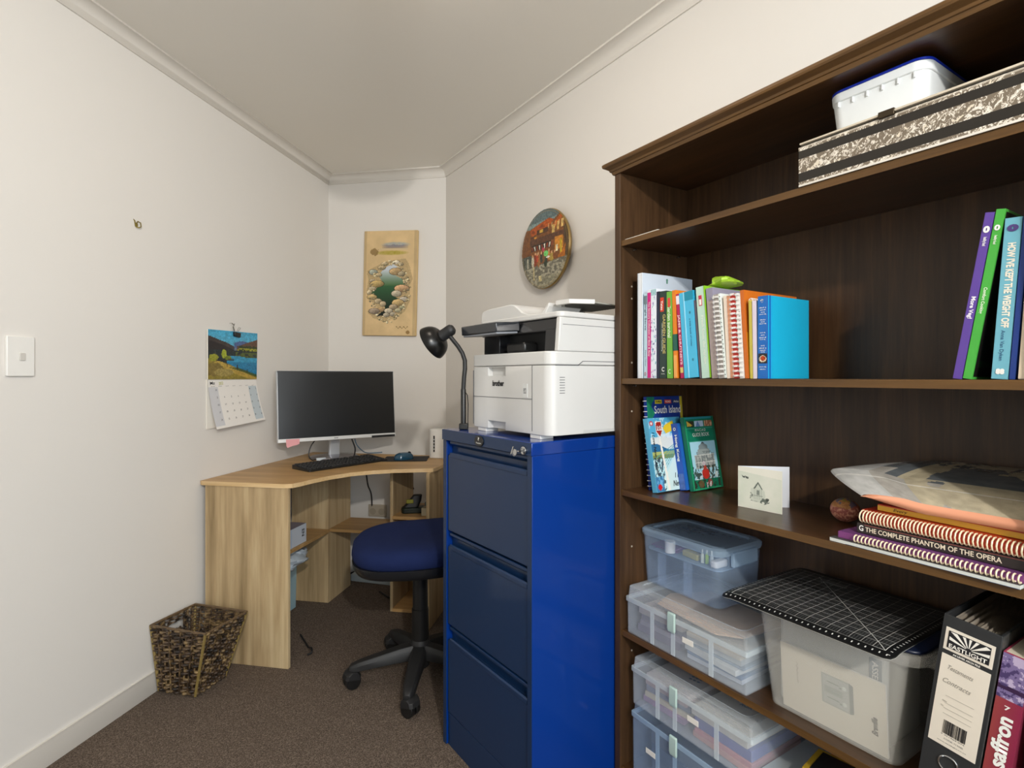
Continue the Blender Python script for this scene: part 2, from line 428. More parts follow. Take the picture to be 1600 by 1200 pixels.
m_brass = mat('aged_brass', '#8a7a3a', 0.45, 0.6, var=.3, vscale=90)
t = thing('picture_hook', 'small old brass picture hook alone high on the left wall', 'hook', LW, -1.380, 0, 1.748)
part('back_plate', t, G().prism([(-.014, .014), (-.009, .006), (-.006, -.012), (.004, -.013), (.006, -.004), (.003, .004), (-.004, .002), (-.006, .010)], -.0025, 0, 'y'), m_brass, .0006)
part('hook_bend', t, G().tube([(-.004, -.003, -.013), (.002, -.010, -.015), (.010, -.011, -.010), (.013, -.006, .006), (.004, -.003, .009), (.0, -.003, .004)], .002, 6), m_brass)

def cal_photo(U, V):
    c = Cv(U, V, '#4ea6c8'); n = fbm(U*7, V*7, 3); n2 = fbm(U*30, V*30, 5)
    c.c = hx('#8fc6d8')*(1-V[:, None])*1.0 + hx('#3f9fc4')*V[:, None]
    ridge = .88-.42*np.clip(U-.05, 0, .52)+.05*(fbm(U*9, U*0, 2)-.5)
    c.put((V < ridge) & (U < .62), '#3b3331'); c.put((V < ridge-.08) & (U < .62), '#241f22')
    r2 = .80-1.6*(U-.66)**2+.03*(n-.5); c.put((V < r2) & (V > .6) & (U > .5), '#4a5f8c')
    r3 = .70+.16*np.clip((U-.6)/.4, 0, 1)+.03*(n-.5); c.put((V < r3) & (U > .55), '#5b4030')
    c.put((V < .68+.05*n2) & (U > .6), '#2f3a1a'); c.put((V < .66) & (V > .58) & (U > .52), '#a8a526', .8*(n2 > .4))
    c.put((V < .60), '#1d2a2c'); c.put((V < .57) & (V > .46) & (U > .52), '#5f6a22', .7*(n2 > .45))
    lake = (V < .47-.02*np.sin(U*9)) & (U > .36); c.put(lake, '#2f8fb4'); c.put(lake & (V < .36), '#1f78a2')
    c.put(inpoly(U, V, [(0, .42), (.36, .33), (.6, .22), (1, .06), (1, 0), (0, 0)]), '#8a7b32')
    c.put(inpoly(U, V, [(.2, .38), (.5, .24), (1, .02), (1, 0), (.86, 0), (.4, .16), (.1, .34)]), '#b99a46', .8)
    c.put(inpoly(U, V, [(.4, .24), (.7, .15), (1, .04), (1, .10), (.6, .24)]), '#3c4a1e', .8)
    for x, y, rx, ry, k in ((.1, .44, .09, .07, '#8c8f2a'), (.3, .52, .05, .09, '#9aa52e'), (.38, .44, .06, .05, '#6d7a25'), (.12, .2, .16, .14, '#7c6a34'), (.3, .14, .18, .08, '#9b8a4c')):
        c.put(((U-x)/rx)**2+((V-y)/ry)**2 < .6+.9*n2, k)
    c.rect(.14, .5, .385, .40, '#2a2420'); c.rect(.38, .5, .40, .43, '#33302b', .6)
    c.rect(.35, .365, .25, .33, '#3a1f1c'); c.rect(.55, .575, .22, .30, '#25201c'); c.rect(.78, .79, .17, .22, '#2a211c')
    return c.noise(40, .22).c
t = thing('wall_calendar', 'wall calendar with lake photo above a white May page', 'calendar', LW, -1.035, 0, 0.965)
# photo half hangs slightly away from the wall, the month page curls forward at its lower right corner
W_ = .325
part('photo_backing', t, G().prism([(0, .212), (W_, .212), (W_, .428), (0, .428)], -.0125, -.008, 'y'), m_paper)
part('back_pages', t, G().prism([(.001, .0), (W_-.01, .012), (W_-.004, .212), (.001, .212)], -.006, -.002, 'y'), m_paper)
paint('lake_photo', t, lambda u, v: (u*W_, -.0135-.006*(1-v)*(1-v)*0-.004*u*v, .213+(.215+.006*u)*v), 90, 70, cal_photo, .25, .5, label='glossy photo of a blue mountain lake')
def monthpage(u, v):   # v 1 at the fold; lower edge swings out from the wall and to the right
    k = 1-v
    return (u*W_+.022*k+.022*u*k, -.010-.020*k*k-.008*k*(1-u), .211-(.213-.016*u)*k)
def monthcol(U, V):
    c = Cv(U, V, '#ece8e2'); c.rect(0.0, .17, .06, .85, '#cfcfd2'); c.rect(.80, .97, .06, .85, '#c3cdd2')
    c.rect(.03, .97, .845, .852, '#9a9a9a', .5); return c.c
paint('month_page', t, monthpage, 40, 40, monthcol, .6)
def on_page(s, u, v, w, h, mtl, spin=0, bold=0):
    p = Vector(monthpage(u, v)); e = .01
    du = (Vector(monthpage(u+e, v))-p).normalized(); dv = (Vector(monthpage(u, v+e))-p).normalized(); n = du.cross(dv)
    o = txt(s, t, (0, 0, 0), w, h, mtl, 'top', 0, bold)
    o.matrix_local = Matrix.Translation(p+n*.0006) @ Matrix((du, dv, n)).transposed().to_4x4(); return o
on_page('May', .10, .925, .042, .018, m_ink, bold=.01)
on_page('2026', .26, .93, .040, .013, mat('lime_ink', '#b9b95a', .6), bold=.01)
m_grey = mat('grey_ink', '#5a5a5e', .6)
for i, d in enumerate(('Sunday', 'Monday', 'Tuesday', 'Wednesday', 'Thursday', 'Friday', 'Saturday')):
    on_page(d, .09+.137*i, .865, .026, .0045, m_grey)
day = [(4.5, 5, 31, 0)]
nums = [(0, 0, 31), (0, 5, 1), (0, 6, 2)]+[(1+(k//7), k % 7, 3+k) for k in range(28)]
for r_, c_, n_ in nums:
    on_page(str(n_), .135+.137*c_, .79-.155*r_, .005 if n_ < 10 else .009, .008, m_ink, bold=.01)
t = thing('binder_clip', 'black binder clip gripping the top of the calendar', 'clip', LW, -1.035+.175, 0, 0.965+.42)
part('clip_body', t, G().prism([(-.020, -.012), (.016, -.016), (.022, .006), (-.022, .009)], -.026, -.0005, 'y'), m_blackp, .002)
for sx in (-1, 1):
    part('wire_handle', t, G().tube([(sx*.012-.006, -.013, .006), (sx*.020, -.018, .020), (sx*.026, -.018, .030), (sx*.020, -.014, .032), (sx*.004, -.013, .010)], .0012, 6), m_chrome)
t = thing('wall_hook', 'small silver wire hook holding up the calendar clip', 'hook', LW, -1.035+.165, 0, 0.965+.455)
part('hook_wire', t, G().tube([(-.014, 0, .012), (-.012, -.010, .013), (-.002, -.012, .006), (.004, -.012, .012), (-.004, -.012, -.002), (.002, -.012, -.014), (.008, -.010, -.022)], .0018, 6), m_chrome)

# ------------------------------------------------------------------ back wall painting
def pond(U, V):
    c = Cv(U, V, '#d4b788'); n = fbm(U*5, V*9, 2); n2 = fbm(U*45, V*90, 4); n3 = fbm(U*16, V*32, 6)
    c.c *= (1+.16*(n-.5))[:, None]; c.c *= (1-.10*((U < .05) | (U > .95)))[:, None]
    c.put(np.clip(1.25-((U-.60)/.26)**2-((V-.868)/.026)**2, 0, 1)*(.4+.6*n2), '#8f9eaa', 1)
    c.put((V < .855+.02*n3) & (V > .835) & (U > .34) & (U < .84), '#6d6470', .55*np.clip(1.3-((U-.59)/.24)**2, 0, 1))
    c.put((V < .835) & (V > .815) & (U > .3) & (U < .82), '#c9b48e', .8)
    c.put(np.clip(1.3-((U-.52)/.30)**2-((V-.79)/.022)**2, 0, 1)*(.35+.65*n2), '#9a8f2a', 1)
    c.put(((U-.2)/.09)**2+((V-.80)/.04)**2 < .2+1.1*n2, '#7c6238', .7)
    def pt(x, y): return ((x-50-(y-60)*.03)/530, (1150-y)/1090)
    c.put(inpoly(U+.03*(n2-.5), V+.012*(n2-.5), [pt(*p) for p in [(280,380),(480,350),(520,420),(560,560),(530,640),(550,780),(500,900),(420,960),(300,1010),(180,970),(120,900),(220,860),(120,760),(100,680),(120,560),(90,480),(200,420)]]), '#8b7a55', .15+.5*n2)
    pm = inpoly(U, V, [pt(*p) for p in [(350,405),(430,450),(340,500),(420,545),(505,580),(480,625),(390,665),(360,725),(430,770),(350,835),(330,885),(290,945),(215,955),(300,870),(280,800),(210,765),(145,710),(200,655),(275,620),(220,530),(245,480),(300,430)]])
    yy = np.clip((V-.2)/.5, 0, 1)[:, None]
    wc = np.where(yy > .55, hx('#46683f')+(hx('#c3cad0')-hx('#46683f'))*np.clip((yy-.55)/.3, 0, 1), hx('#151d16')+(hx('#35603c')-hx('#151d16'))*np.clip(yy/.55, 0, 1))
    c.c = np.where(pm[:, None], wc, c.c)
    st = [(385,485,60,36,'#9c7c50'),(205,612,68,34,'#9e8348'),(455,660,72,36,'#a97e57'),(405,715,50,32,'#a29783'),(425,810,58,36,'#a88a53'),(380,855,42,28,'#8c7a60'),(335,895,42,26,'#a79c88'),(480,775,44,26,'#9b948a'),(160,750,48,26,'#a88c55'),(225,795,36,26,'#9a8868'),(275,822,30,28,'#a08e70'),(190,898,52,30,'#7c6a5c'),(255,885,36,20,'#96734a'),(315,938,32,22,'#8f8674'),(380,930,30,22,'#857c6c'),(160,665,40,22,'#978a70'),(130,700,24,22,'#b5a585'),(160,490,42,28,'#7f8a82'),(245,445,36,22,'#9c8a66'),(385,390,36,20,'#d8cdb8'),(270,405,34,18,'#97866a'),(215,520,34,20,'#a8946c'),(445,510,34,26,'#85795f'),(485,555,34,22,'#7f6c4a'),(430,410,30,18,'#8f8164'),(430,890,34,22,'#8f8a6c'),(465,860,26,18,'#7e7f60'),(155,580,30,16,'#8c7f6a')]
    rr = random.Random(3)
    for _ in range(150):
        a = rr.random()*2*PI; st.append((330+190*math.cos(a)*(.8+.3*rr.random()), 690+320*math.sin(a)*(.85+.18*rr.random()), 6+9*rr.random(), 5+6*rr.random(), rr.choice(['#b9a67c', '#6e6040', '#8c7a52', '#d6c8a2', '#57503a'])))
    st.sort(key=lambda s_: s_[1])
    for x, y, rx, ry, k in st:
        cx, cy = pt(x, y); rx /= 530; ry /= 1090
        q = ((U-cx)/rx)**2+((V-cy)/ry)**2; c.put(q < 1.25, '#3b3020', .75 if rx > .03 else .3)
        sh = np.clip(1.15+.35*(V-cy)/ry*.8-.2*(U-cx)/rx, .55, 1.45)[:, None]
        c.c = np.where((q < 1)[:, None], (hx(k)*.65+hx('#8f8672')*.35)*sh*(1+.35*(n2-.5)[:, None]), c.c)
    c.put((np.abs(V-.075-.008*np.sin(U*90)) < .0035) & (U > .64) & (U < .86), '#6b542c', .9)
    c.put(((U-.86)**2+(V-.03)**2*4 < .0025*n), '#7a5a2c', .7)
    return c.c
t = thing('landscape_painting', 'unframed tan panel painting of a rocky pool on the back wall', 'painting', L, 0.232, -0.0, 1.438, 0, 1.4)
m_tan = mat('tan_board', '#cdb07c', .7, var=.1)
part('board', t, G().box(0, .336, -.026, -.002, 0, .625), m_tan, .003)
paint('painted_face', t, front(.002, .334, .002, .623, -.0268), 130, 240, pond, .65)

# ------------------------------------------------------------------ plate on the right wall
def street(U, V):
    c = Cv(U, V, '#7d8f8c'); n = fbm(U*10, V*10, 1); n2 = fbm(U*40, V*40, 2)
    c.put(V > .86, '#5f6f70'); c.poly([(0, .75), (.2, .80), (.62, .87), (.72, .83), (.86, .9), (1, .82), (1, .3), (0, .3)], '#7a4a22')
    c.poly([(0, .82), (.2, .80), (.2, .4), (0, .4)], '#7c4a20'); c.put((U < .2) & (np.modf(U*40)[0] < .25) & (V > .45) & (V < .8), '#52300f', .5)
    c.poly([(.2, .79), (.62, .87), (.72, .82), (.62, .76), (.24, .70)], '#b0521a'); c.poly([(.70, .76), (.86, .88), (.93, .86), (.74, .72)], '#b5561c')
    c.poly([(.22, .74), (.28, .79), (.34, .73)], '#8a3f14'); c.poly([(.40, .78), (.47, .84), (.54, .77)], '#8a3f14')
    for x0, x1, y0, y1, k in ((.22, .34, .62, .70, '#5a371c'), (.36, .60, .70, .76, '#4b2f1c'), (.42, .50, .715, .755, '#c49a3a'), (.30, .36, .62, .69, '#d08a2c'), (.2, .95, .58, .66, '#5b3a26'), (.24, .66, .5, .58, '#3b2a1e'), (.68, .74, .66, .76, '#c9a75e'), (.78, .82, .68, .79, '#caa35a'), (.86, .9, .70, .8, '#d8b56c'), (.74, .9, .44, .60, '#c7812a'), (.84, .88, .36, .56, '#c2a42a'), (.76, .8, .42, .5, '#e3d6a8')):
        c.rect(x0, x1, y0, y1, k)
    c.put((np.abs(np.modf(U*14)[0]-.5) < .18) & (V > .74) & (V < .80) & (U > .6), '#d9b779', .6)
    c.poly([(.9, .7), (1, .74), (1, .3), (.86, .34), (.93, .5)], '#4d3a24'); c.poly([(.80, .36), (.88, .40), (.95, .5), (.93, .34), (.82, .26)], '#b86a1c')
    for k in range(9): c.poly([(.24+.055*k, .56), (.27+.055*k, .56), (.285+.05*k, .50), (.27+.05*k, .50)], '#d9cfc0' if k % 2 else '#8b3d24')
    c.rect(0, .24, .2, .46, '#3f433c'); c.put((U < .24) & (V < .46) & (n2 > .55), '#5c6055')
    c.rect(.14, .16, .26, .43, '#c7c2ae'); c.rect(.17, .18, .2, .38, '#bdb8a0')
    c.put(V < .29+.05*U, '#6f6b5c'); c.put((V < .28+.05*U) & (fbm(U*22, V*44, 8) > .52), '#a09a84'); c.put((V < .15) & (U > .35), '#8c886f', .5)
    for x, y, w, h, k in ((.27, .33, .03, .12, '#c7bfa6'), (.33, .34, .03, .14, '#8c3a22'), (.40, .33, .035, .15, '#a06a3a'), (.46, .35, .03, .11, '#3a3a30'), (.55, .30, .04, .13, '#2f3a2a'), (.62, .36, .03, .10, '#b77a3a'), (.68, .33, .05, .09, '#a58a3e'), (.74, .34, .04, .08, '#7d4a22'), (.37, .36, .025, .09, '#b8482a'), (.51, .36, .03, .12, '#77502c')):
        c.ell(x, y+.04, w, h*.6, k); c.ell(x, y+.04+h*.6, .014, .02, '#d0a070')
    c.ell(.56, .43, .05, .035, '#6fc46a'); c.ell(.50, .49, .02, .03, '#c43a5a'); c.ell(.60, .38, .04, .012, '#e6e0d0')
    c.rect(.27, .31, .12, .30, '#cdbb86', .7); c.rect(.40, .46, .09, .17, '#d6c58e', .8)
    return c.noise(60, .3).c
t = thing('decorative_plate', 'round wooden plate painted with a busy town street', 'wall plate', R, 1.022, 0, 1.737)
prof = [(.001, .0), (.120, .0), (.150, .006), (.166, .018), (.171, .030), (.168, .036), (.160, .038), (.001, .040)]
part('plate_body', t, G(Matrix.Rotation(PI/2, 4, 'X')).lathe(prof, 64), mat('bronze_rim', '#8f7440', .3, .35, var=.25, vscale=20))
def dome(u, v):
    x = (u-.5)*.336; z = (v-.5)*.336; r2 = min(1, (x*x+z*z)/.168**2); return (x, -.0412+.004*r2*r2, z)
paint('street_picture', t, dome, 150, 150, street, .22, .5, keep=lambda U, V: (U-.5)**2+(V-.5)**2 < .247)

# ------------------------------------------------------------------ corner desk
t = thing('corner_desk', 'light oak corner desk with a curved front edge', 'desk', L, 0.02, -0.185, 0)
def D(u, v): return (u-.02, v+.185)
top = [(0.004, -.185), (0.004, -1.066), (.02, -1.076), (.395, -1.076), (.425, -1.064), (.438, -1.03)]
arc = [(.452, -.965), (.484, -.870), (.538, -.775), (.612, -.708), (.70, -.658), (.775, -.632)]
top += arc + [(.845, -.612), (.868, -.598), (.876, -.565), (.876, -.185)]
top = [D(*p) for p in top]
zt = .753
part('desktop', t, G().prism(top, zt-.017, zt), m_oakx, .002)
edge = G(); loops = []
for p, q in zip(top[1:-1], [None]*20):
    loops.append([(p[0], p[1], zt-.0175), (p[0], p[1], zt+.0002)])
# light edge banding following the front
def offs(pts, d):
    out = []
    for i, p in enumerate(pts):
        a = Vector(pts[max(0, i-1)]); b_ = Vector(pts[min(len(pts)-1, i+1)]); e = (b_-a).normalized(); out.append((p[0]+e.y*d, p[1]-e.x*d))
    return out
band = offs(top[1:], .0012); inn = offs(top[1:], -.001)
loops = [[(a[0], a[1], zt-.0172), (a[0], a[1], zt-.0002), (b_[0], b_[1], zt-.0002), (b_[0], b_[1], zt-.0172)] for a, b_ in zip(band, inn)]
part('edge_banding', t, G().loft(loops), m_oake, label='pale oak edge strip')
def pan(name, u0, u1, v0, v1, z0, z1, mtl=m_oak):
    a = D(u0, v0); b_ = D(u1, v1); part(name, t, G().box(a[0], b_[0], a[1], b_[1], z0, z1), mtl, .0012)
pan('left_leg_panel', .030, .412, -1.072, -1.056, .0, zt-.017)
pan('column_panel', .030, .240, -.440, -.424, .0, zt-.017)
pan('column_panel', .224, .240, -.424, -.190, .0, zt-.017)
a = [D(.032, -.441), D(.032, -1.055), D(.25, -1.055), D(.25, -.441)]
part('left_shelf', t, G().prism([a[0], a[3], a[2], a[1]], .372, .388), m_oakx, .001)
a = [D(.241, -.43), D(.46, -.43), D(.60, -.30), D(.60, -.19), D(.241, -.19)]
part('middle_shelf', t, G().prism(a[::-1], .372, .388), m_oakx, .001)
pan('unit_side_panel', .601, .617, -.48, -.19, 0, zt-.017)
pan('right_leg_panel', .848, .864, -.640, -.19, 0, zt-.017)
pan('unit_shelf', .617, .848, -.49, -.19, .470, .486, m_oakx)
pan('unit_shelf', .617, .848, -.49, -.19, .250, .266, m_oakx)
pan('unit_base', .617, .848, -.49, -.19, .004, .020, m_oakx)
pan('top_rail', .617, .848, -.205, -.19, .70, zt-.017)

ZD = zt+.0003
# ------------------------------------------------------------------ monitor
MON = Fr((-1.153, 2.70), (.826, .563))
t = thing('computer_monitor', 'wide silver-edged computer monitor on the corner desk', 'monitor', MON, .305, .115, ZD)
m_silver = mat('silver_plastic', '#c3c5c7', .28, .35)
part('stand_base', t, G().lathe([(.001, 0), (.125, 0), (.128, .004), (.120, .009), (.06, .016), (.001, .018)], 48), mat('glossy_silver', '#9c9aa0', .12, .7))
part('stand_neck', t, G().loft([rrect(-.03, .03, -.012, .012, .008, .012), rrect(-.026, .026, -.030, -.008, .008, .135), rrect(-.026, .026, -.06, -.04, .008, .25)]), m_silver)
part('neck_bracket', t, G().box(-.10, .10, -.092, -.05, .104, .112), m_silver, .003)
mz0, mz1 = .106, .468
part('housing', t, G().box(-.308, .308, -.112, -.085, mz0, mz1), m_silver, .004)
part('rear_bulge', t, G().box(-.19, .19, -.086, -.05, mz0+.02, mz1-.12), m_blackm, .01)
part('top_bezel', t, G().box(-.304, .304, -.1145, -.111, mz1-.010, mz1-.003), m_blackp)
mm, tt, bb = nt('screen_glass'); bb.inputs['Base Color'].default_value = (.005, .0055, .006, 1); bb.inputs['Roughness'].default_value = .28; bb.inputs['Specular IOR Level'].default_value = .6
q = node(tt, 'ShaderNodeTexNoise', Scale=900.0); bp = node(tt, 'ShaderNodeBump', Strength=.02, Distance=.001); tt.links.new(q.outputs[0], bp.inputs['Height']); tt.links.new(bp.outputs[0], bb.inputs['Normal'])
part('screen', t, G().box(-.303, .303, -.1135, -.1115, mz0+.019, mz1-.006), mm, smooth=0)
part('chin', t, G().box(-.307, .307, -.1155, -.1115, mz0+.001, mz0+.0185), mat('chin_silver', '#d6d6d4', .35, .2), .001)
part('energy_sticker', t, G().box(.17, .302, -.1163, -.1150, mz0-.002, mz0+.010), m_blackp, label='black strip')
txt('acer', t, (-.02, -.1160, mz0+.010), .022, .006, m_grey, bold=.02)
tag(part('sticky_note', None, G().prism([(-.035, .012), (.030, .012), (.030, -.012), (.018, -.018), (-.004, -.022), (-.028, -.030), (-.033, -.020)], -.0015, 0, 'y'), mat('pink_paper', '#e0a0a4', .7)), 'pink sticky note hanging from the monitor lower left edge', 'sticky note')
o = bpy.data.objects['sticky_note']; o.location = MON.w(.305-.235, .115-.117, ZD+mz0+.006); o.rotation_euler = (0, 0, MON.a)

# the head leans back five degrees on its stand
TM = Matrix.Translation((0, -.10, .108)) @ Matrix.Rotation(math.radians(-5), 4, 'X') @ Matrix.Translation((0, .10, -.108))
for o in bpy.data.objects['computer_monitor'].children:
    if o.name.split('.')[0] not in ('stand_base', 'stand_neck'): o.matrix_local = TM

# keyboard
kb = G(); t = thing('keyboard', 'black full-size computer keyboard on the desk', 'keyboard', L, .388, -.572, ZD, 61)
part('key_deck', t, G().loft([rrect(-.225, .225, -.078, .078, .01, 0), [(x, y, .008+(y+.078)*.07) for x, y, _ in rrect(-.225, .225, -.078, .078, .01, 0)]]), m_blackp, .001)
for r_ in range(6):
    y0 = -.068+r_*.0225+(.006 if r_ == 5 else 0); x = -.216
    while x < .205:
        w = .0165
        if r_ == 0 and -.12 < x < -.10: w = .10
        if (x > .062 and x < .078) or (.134 < x < .146): x += .008; continue
        z_ = .0085+(y0+.078)*.07
        kb.loft([rrect(x, x+w, y0, y0+.018, .002, z_, 2), rrect(x+.0015, x+w-.0015, y0+.002, y0+.017, .002, z_+.006, 2)]); x += w+.0025
part('keys', t, kb, m_blackm)
solo('mouse_pad', 'thin black mouse pad under the blue mouse', 'mouse pad', L, .635, -.345, ZD, G().rbox(-.115, .115, -.085, .085, 0, .003, .008), mat('pad_cloth', '#1d1b1c', .85), rot=14)
t = thing('computer_mouse', 'glossy dark blue computer mouse on its black pad', 'computer mouse', L, .632, -.372, ZD+.0033, -50)
ml = []
for k, (s_, z_) in enumerate(((1, 0), (1.02, .008), (.97, .018), (.8, .028), (.5, .034), (.05, .036))):
    ml.append([(.031*s_*math.cos(a)*(1-.1*math.sin(a)), .052*s_*math.sin(a), z_) for a in [2*PI*j/28 for j in range(28)]])
part('mouse_shell', t, G().loft(ml), mat('teal_gloss', '#15445c', .12, .1, spec=.8), smooth=60)
part('scroll_wheel', t, G().disc((-.003, .03, .030), .009, 'x', .006), m_blackp)
t = thing('wifi_router', 'white upright router with dark slot on the desk right end', 'router', L, .800, -.265, ZD, -2)
part('router_case', t, G().rbox(-.055, .055, -.035, .035, 0, .155, .016), m_whitep, .004)
part('slot', t, G().rbox(-.028, -.022, -.0362, -.034, .035, .120, .001).box(-.029, -.021, -.0358, -.034, .034, .121), m_blackp)
for k in range(4): part('indicator_light', t, G().disc((-.025, -.0375, .05+.017*k), .0025, 'y', .001, 12), mat('led_white', '#e8eef0', .3))
solo('usb_adapter', 'small white usb adapter behind the keyboard', 'adapter', MON, .215, .035, ZD, G().box(-.024, .024, -.009, .009, 0, .014), mat('adapter_white', '#c9d2d8', .4), bevel=.002)
def cable(label, pts, r=.003, m=m_cable, fr=WW, name='cable'):
    P = [Vector(p) for p in pts]; out = []
    for i in range(len(P)-1):
        p0 = P[max(i-1, 0)]; p1 = P[i]; p2 = P[i+1]; p3 = P[min(i+2, len(P)-1)]
        for k in range(8):
            s_ = k/8; out.append(.5*((2*p1)+(-p0+p2)*s_+(2*p0-5*p1+4*p2-p3)*s_*s_+(-p0+3*p1-3*p2+p3)*s_**3))
    out.append(P[-1]); o_ = out[0].copy()
    ob = solo(name, label, 'cable', WW, o_.x, o_.y, o_.z, G().tube([p-o_ for p in out], r, 7), m)
    return ob
mw = lambda u, v, z: MON.w(u, v, z)
cable('thin black cable looping down left of the monitor stand', [mw(.20, .05, .87), mw(.165, .03, .835), mw(.15, .02, .79), mw(.165, .02, .762), mw(.188, .030, .762)], .0028)
cable('blue grey cable trailing right from the monitor back', [mw(.40, .06, .885), mw(.41, .07, .83), mw(.45, .10, .785), mw(.50, .13, .759), mw(.58, .12, .758)], .003, mat('bluegrey_rubber', '#4f6c82', .5))
cable('short black plug lead hanging behind the monitor neck', [mw(.375, .05, .875), mw(.385, .05, .845), mw(.40, .05, .80), mw(.398, .06, .759)], .004)

# ------------------------------------------------------------------ things in and under the desk
t = thing('paper_box', 'white box on the left shelf under the desk', 'box', L, .140, -.785, .3885, 0)
part('carton', t, G().box(-.10, .10, -.135, .135, 0, .088), mat('box_white', '#c9d0da', .5), .001)
part('box_top', t, G().box(-.099, .099, -.134, .134, .088, .0888), mat('box_mauve', '#8f8790', .6), label='grey lilac box top')
txt('EN', t, (.1012, .105, .050), .034, .022, m_ink, 'right', -90, bold=.02)
for k in (-.06, -.02): part('blue_band', t, G().box(.1001, .1006, k, k+.03, 0, .088), mat('band_blue', '#b7c6da', .5))
bagm = mat('bag_plastic', '#c9d6e2', .25, var=.25, vscale=26, bump=.5, bscale=30)
bg = G(); rr = random.Random(8); n_ = 26; loops = []
for i in range(15):
    th = PI*i/14
    loops.append([((.085*math.sin(th)+.002)*math.cos(2*PI*j/n_)*(1+.22*math.sin(5*j*2*PI/n_+i)+.10*rr.random()), (.15*math.sin(th)+.002)*math.sin(2*PI*j/n_)*(1+.14*math.sin(7*j*2*PI/n_+2*i)+.08*rr.random()), .045-.045*math.cos(th)+.008*rr.random()*math.sin(th)) for j in range(n_)])
bg.loft(loops); solo('plastic_bag', 'crumpled white and blue plastic bag under the left shelf', 'plastic bag', L, .160, -.72, .262, bg, bagm, smooth=20)
solo('storage_crate', 'pale blue plastic box on the floor under the desk', 'storage box', L, .068, -.66, 0.0, G().rbox(-.034, .034, -.15, .15, 0, .26, .012, .004), mat('crate_blue', '#9fc2d0', .35), bevel=.002)
t = thing('hole_punch', 'dark green and black tape tool on the desk unit shelf', 'desk tool', L, .690, -.40, .4863, 20)
part('tool_base', t, G().rbox(-.055, .07, -.03, .03, 0, .03, .02), mat('dark_green', '#0e1a12', .4), .006)
part('tool_arm', t, G().loft([rrect(-.05, .03, -.022, .022, .015, .028), rrect(-.02, .045, -.02, .02, .015, .06), rrect(.005, .05, -.016, .016, .012, .092)]), m_blackm, .004)
part('yellow_cap', t, G().box(-.03, .006, -.026, -.018, .052, .072), mat('olive_yellow', '#7d7a1c', .5), .003)
solo('small_carton', 'small cream box at the right of the desk unit shelf', 'box', L, .802, -.40, .4863, G().box(-.042, .042, -.06, .06, 0, .04), mat('cream_card', '#b3a98f', .6), bevel=.001)
solo('folded_cloth', 'grey cloth folded on top of the small cream box', 'cloth', L, .802, -.38, .527, G().rbox(-.038, .038, -.05, .05, 0, .022, .012), mat('grey_cloth', '#5f6a6e', .9, var=.2, vscale=60), bevel=.006)
t = thing('power_socket', 'double wall power socket above the middle desk shelf', 'power socket', L, .322, 0, .385)
part('socket_plate', t, G().box(-.058, .058, -.010, 0, -.036, .036), mat('socket_ivory', '#b5aa98', .4), .003)
for k in (-1, 1): part('socket_outlet', t, G().disc((k*.028, -.0125, -.004), .020, 'y', .003), mat('socket_ivory2', '#a59a88', .4))
t = thing('power_strip', 'long white power strip lying on the carpet behind chair', 'power strip', L, .40, -.115, 0.0, -6)
part('strip_body', t, G().rbox(-.19, .19, -.035, .035, 0, .038, .01), mat('strip_white', '#a9b2b4', .4), .003)
for k in range(4): part('strip_outlet', t, G().disc((-.13+.08*k, 0, .038), .02, 'z', .0012), mat('strip_grey', '#8f9799', .4))
solo('plug_adapter', 'black plug pushed into the white power strip', 'plug', L, .375, -.112, .0395, G().rbox(-.022, .022, -.024, .024, 0, .045, .008), m_blackp, bevel=.004)
lw = lambda u, v, z: L.w(u, v, z)
cable('black cable crossing behind the desk column to the power strip', [lw(.375, -.105, .08), lw(.33, -.09, .12), lw(.26, -.07, .06), lw(.16, -.06, .012), lw(.10, -.08, .008)], .004)
cable('second black lead crossing over the power strip', [lw(.20, -.035, .125), lw(.27, -.05, .085), lw(.34, -.06, .06), lw(.42, -.05, .055)], .004)
cable('black cable hanging diagonally below the desktop', [lw(.46, -.12, .735), lw(.50, -.12, .69), lw(.56, -.13, .62), lw(.60, -.14, .55)], .004)
cable('short black cable down the wall beside the desk column', [lw(.262, -.03, .60), lw(.272, -.03, .54), lw(.292, -.03, .49), lw(.30, -.035, .42)], .004)
cable('black cable with plug end curled on the carpet', [lw(.455, -.275, .010), lw(.49, -.30, .008), lw(.53, -.33, .007), lw(.565, -.335, .007), lw(.59, -.29, .007)], .005)
cable('thin gold wire loop near the desk unit', [lw(.545, -.20, .05), lw(.535, -.26, .035), lw(.545, -.31, .004), lw(.575, -.31, .004), lw(.594, -.31, .004)], .0022, mat('gold_wire', '#b59a52', .3, .7), name='wire_loop')
cable('black cable end poking out beside the left desk panel', [lw(.30, -.80, .006), lw(.36, -.86, .006), lw(.40, -.90, .006), lw(.43, -.93, .02), lw(.445, -.95, .012), lw(.43, -.96, .005)], .004)

# ------------------------------------------------------------------ wicker basket
t = thing('waste_basket', 'dark woven wicker waste basket standing before the desk', 'basket', L, .145, -1.238, 0, -6)
bt = [(-.112, -.078), (.050, -.070), (.050, .070), (-.112, .070)]; tp = [(-.127, -.100), (.127, -.100), (.127, .100), (-.127, .100)]
HB = .252
def bp_(s_, h, off=0):   # s_ in 0..4 round the basket, h 0..1 up
    i = int(s_) % 4; f = s_-int(s_); j = (i+1) % 4
    a = [bt[i][k]+(tp[i][k]-bt[i][k])*h for k in (0, 1)]; b_ = [bt[j][k]+(tp[j][k]-bt[j][k])*h for k in (0, 1)]
    nx = (0, 1, 0, -1)[i]; ny = (-1, 0, 1, 0)[i]
    w_ = min(1, 8*f, 8*(1-f))
    return (a[0]+(b_[0]-a[0])*f+nx*off*w_, a[1]+(b_[1]-a[1])*f+ny*off*w_, .006+h*HB)
weave = G()
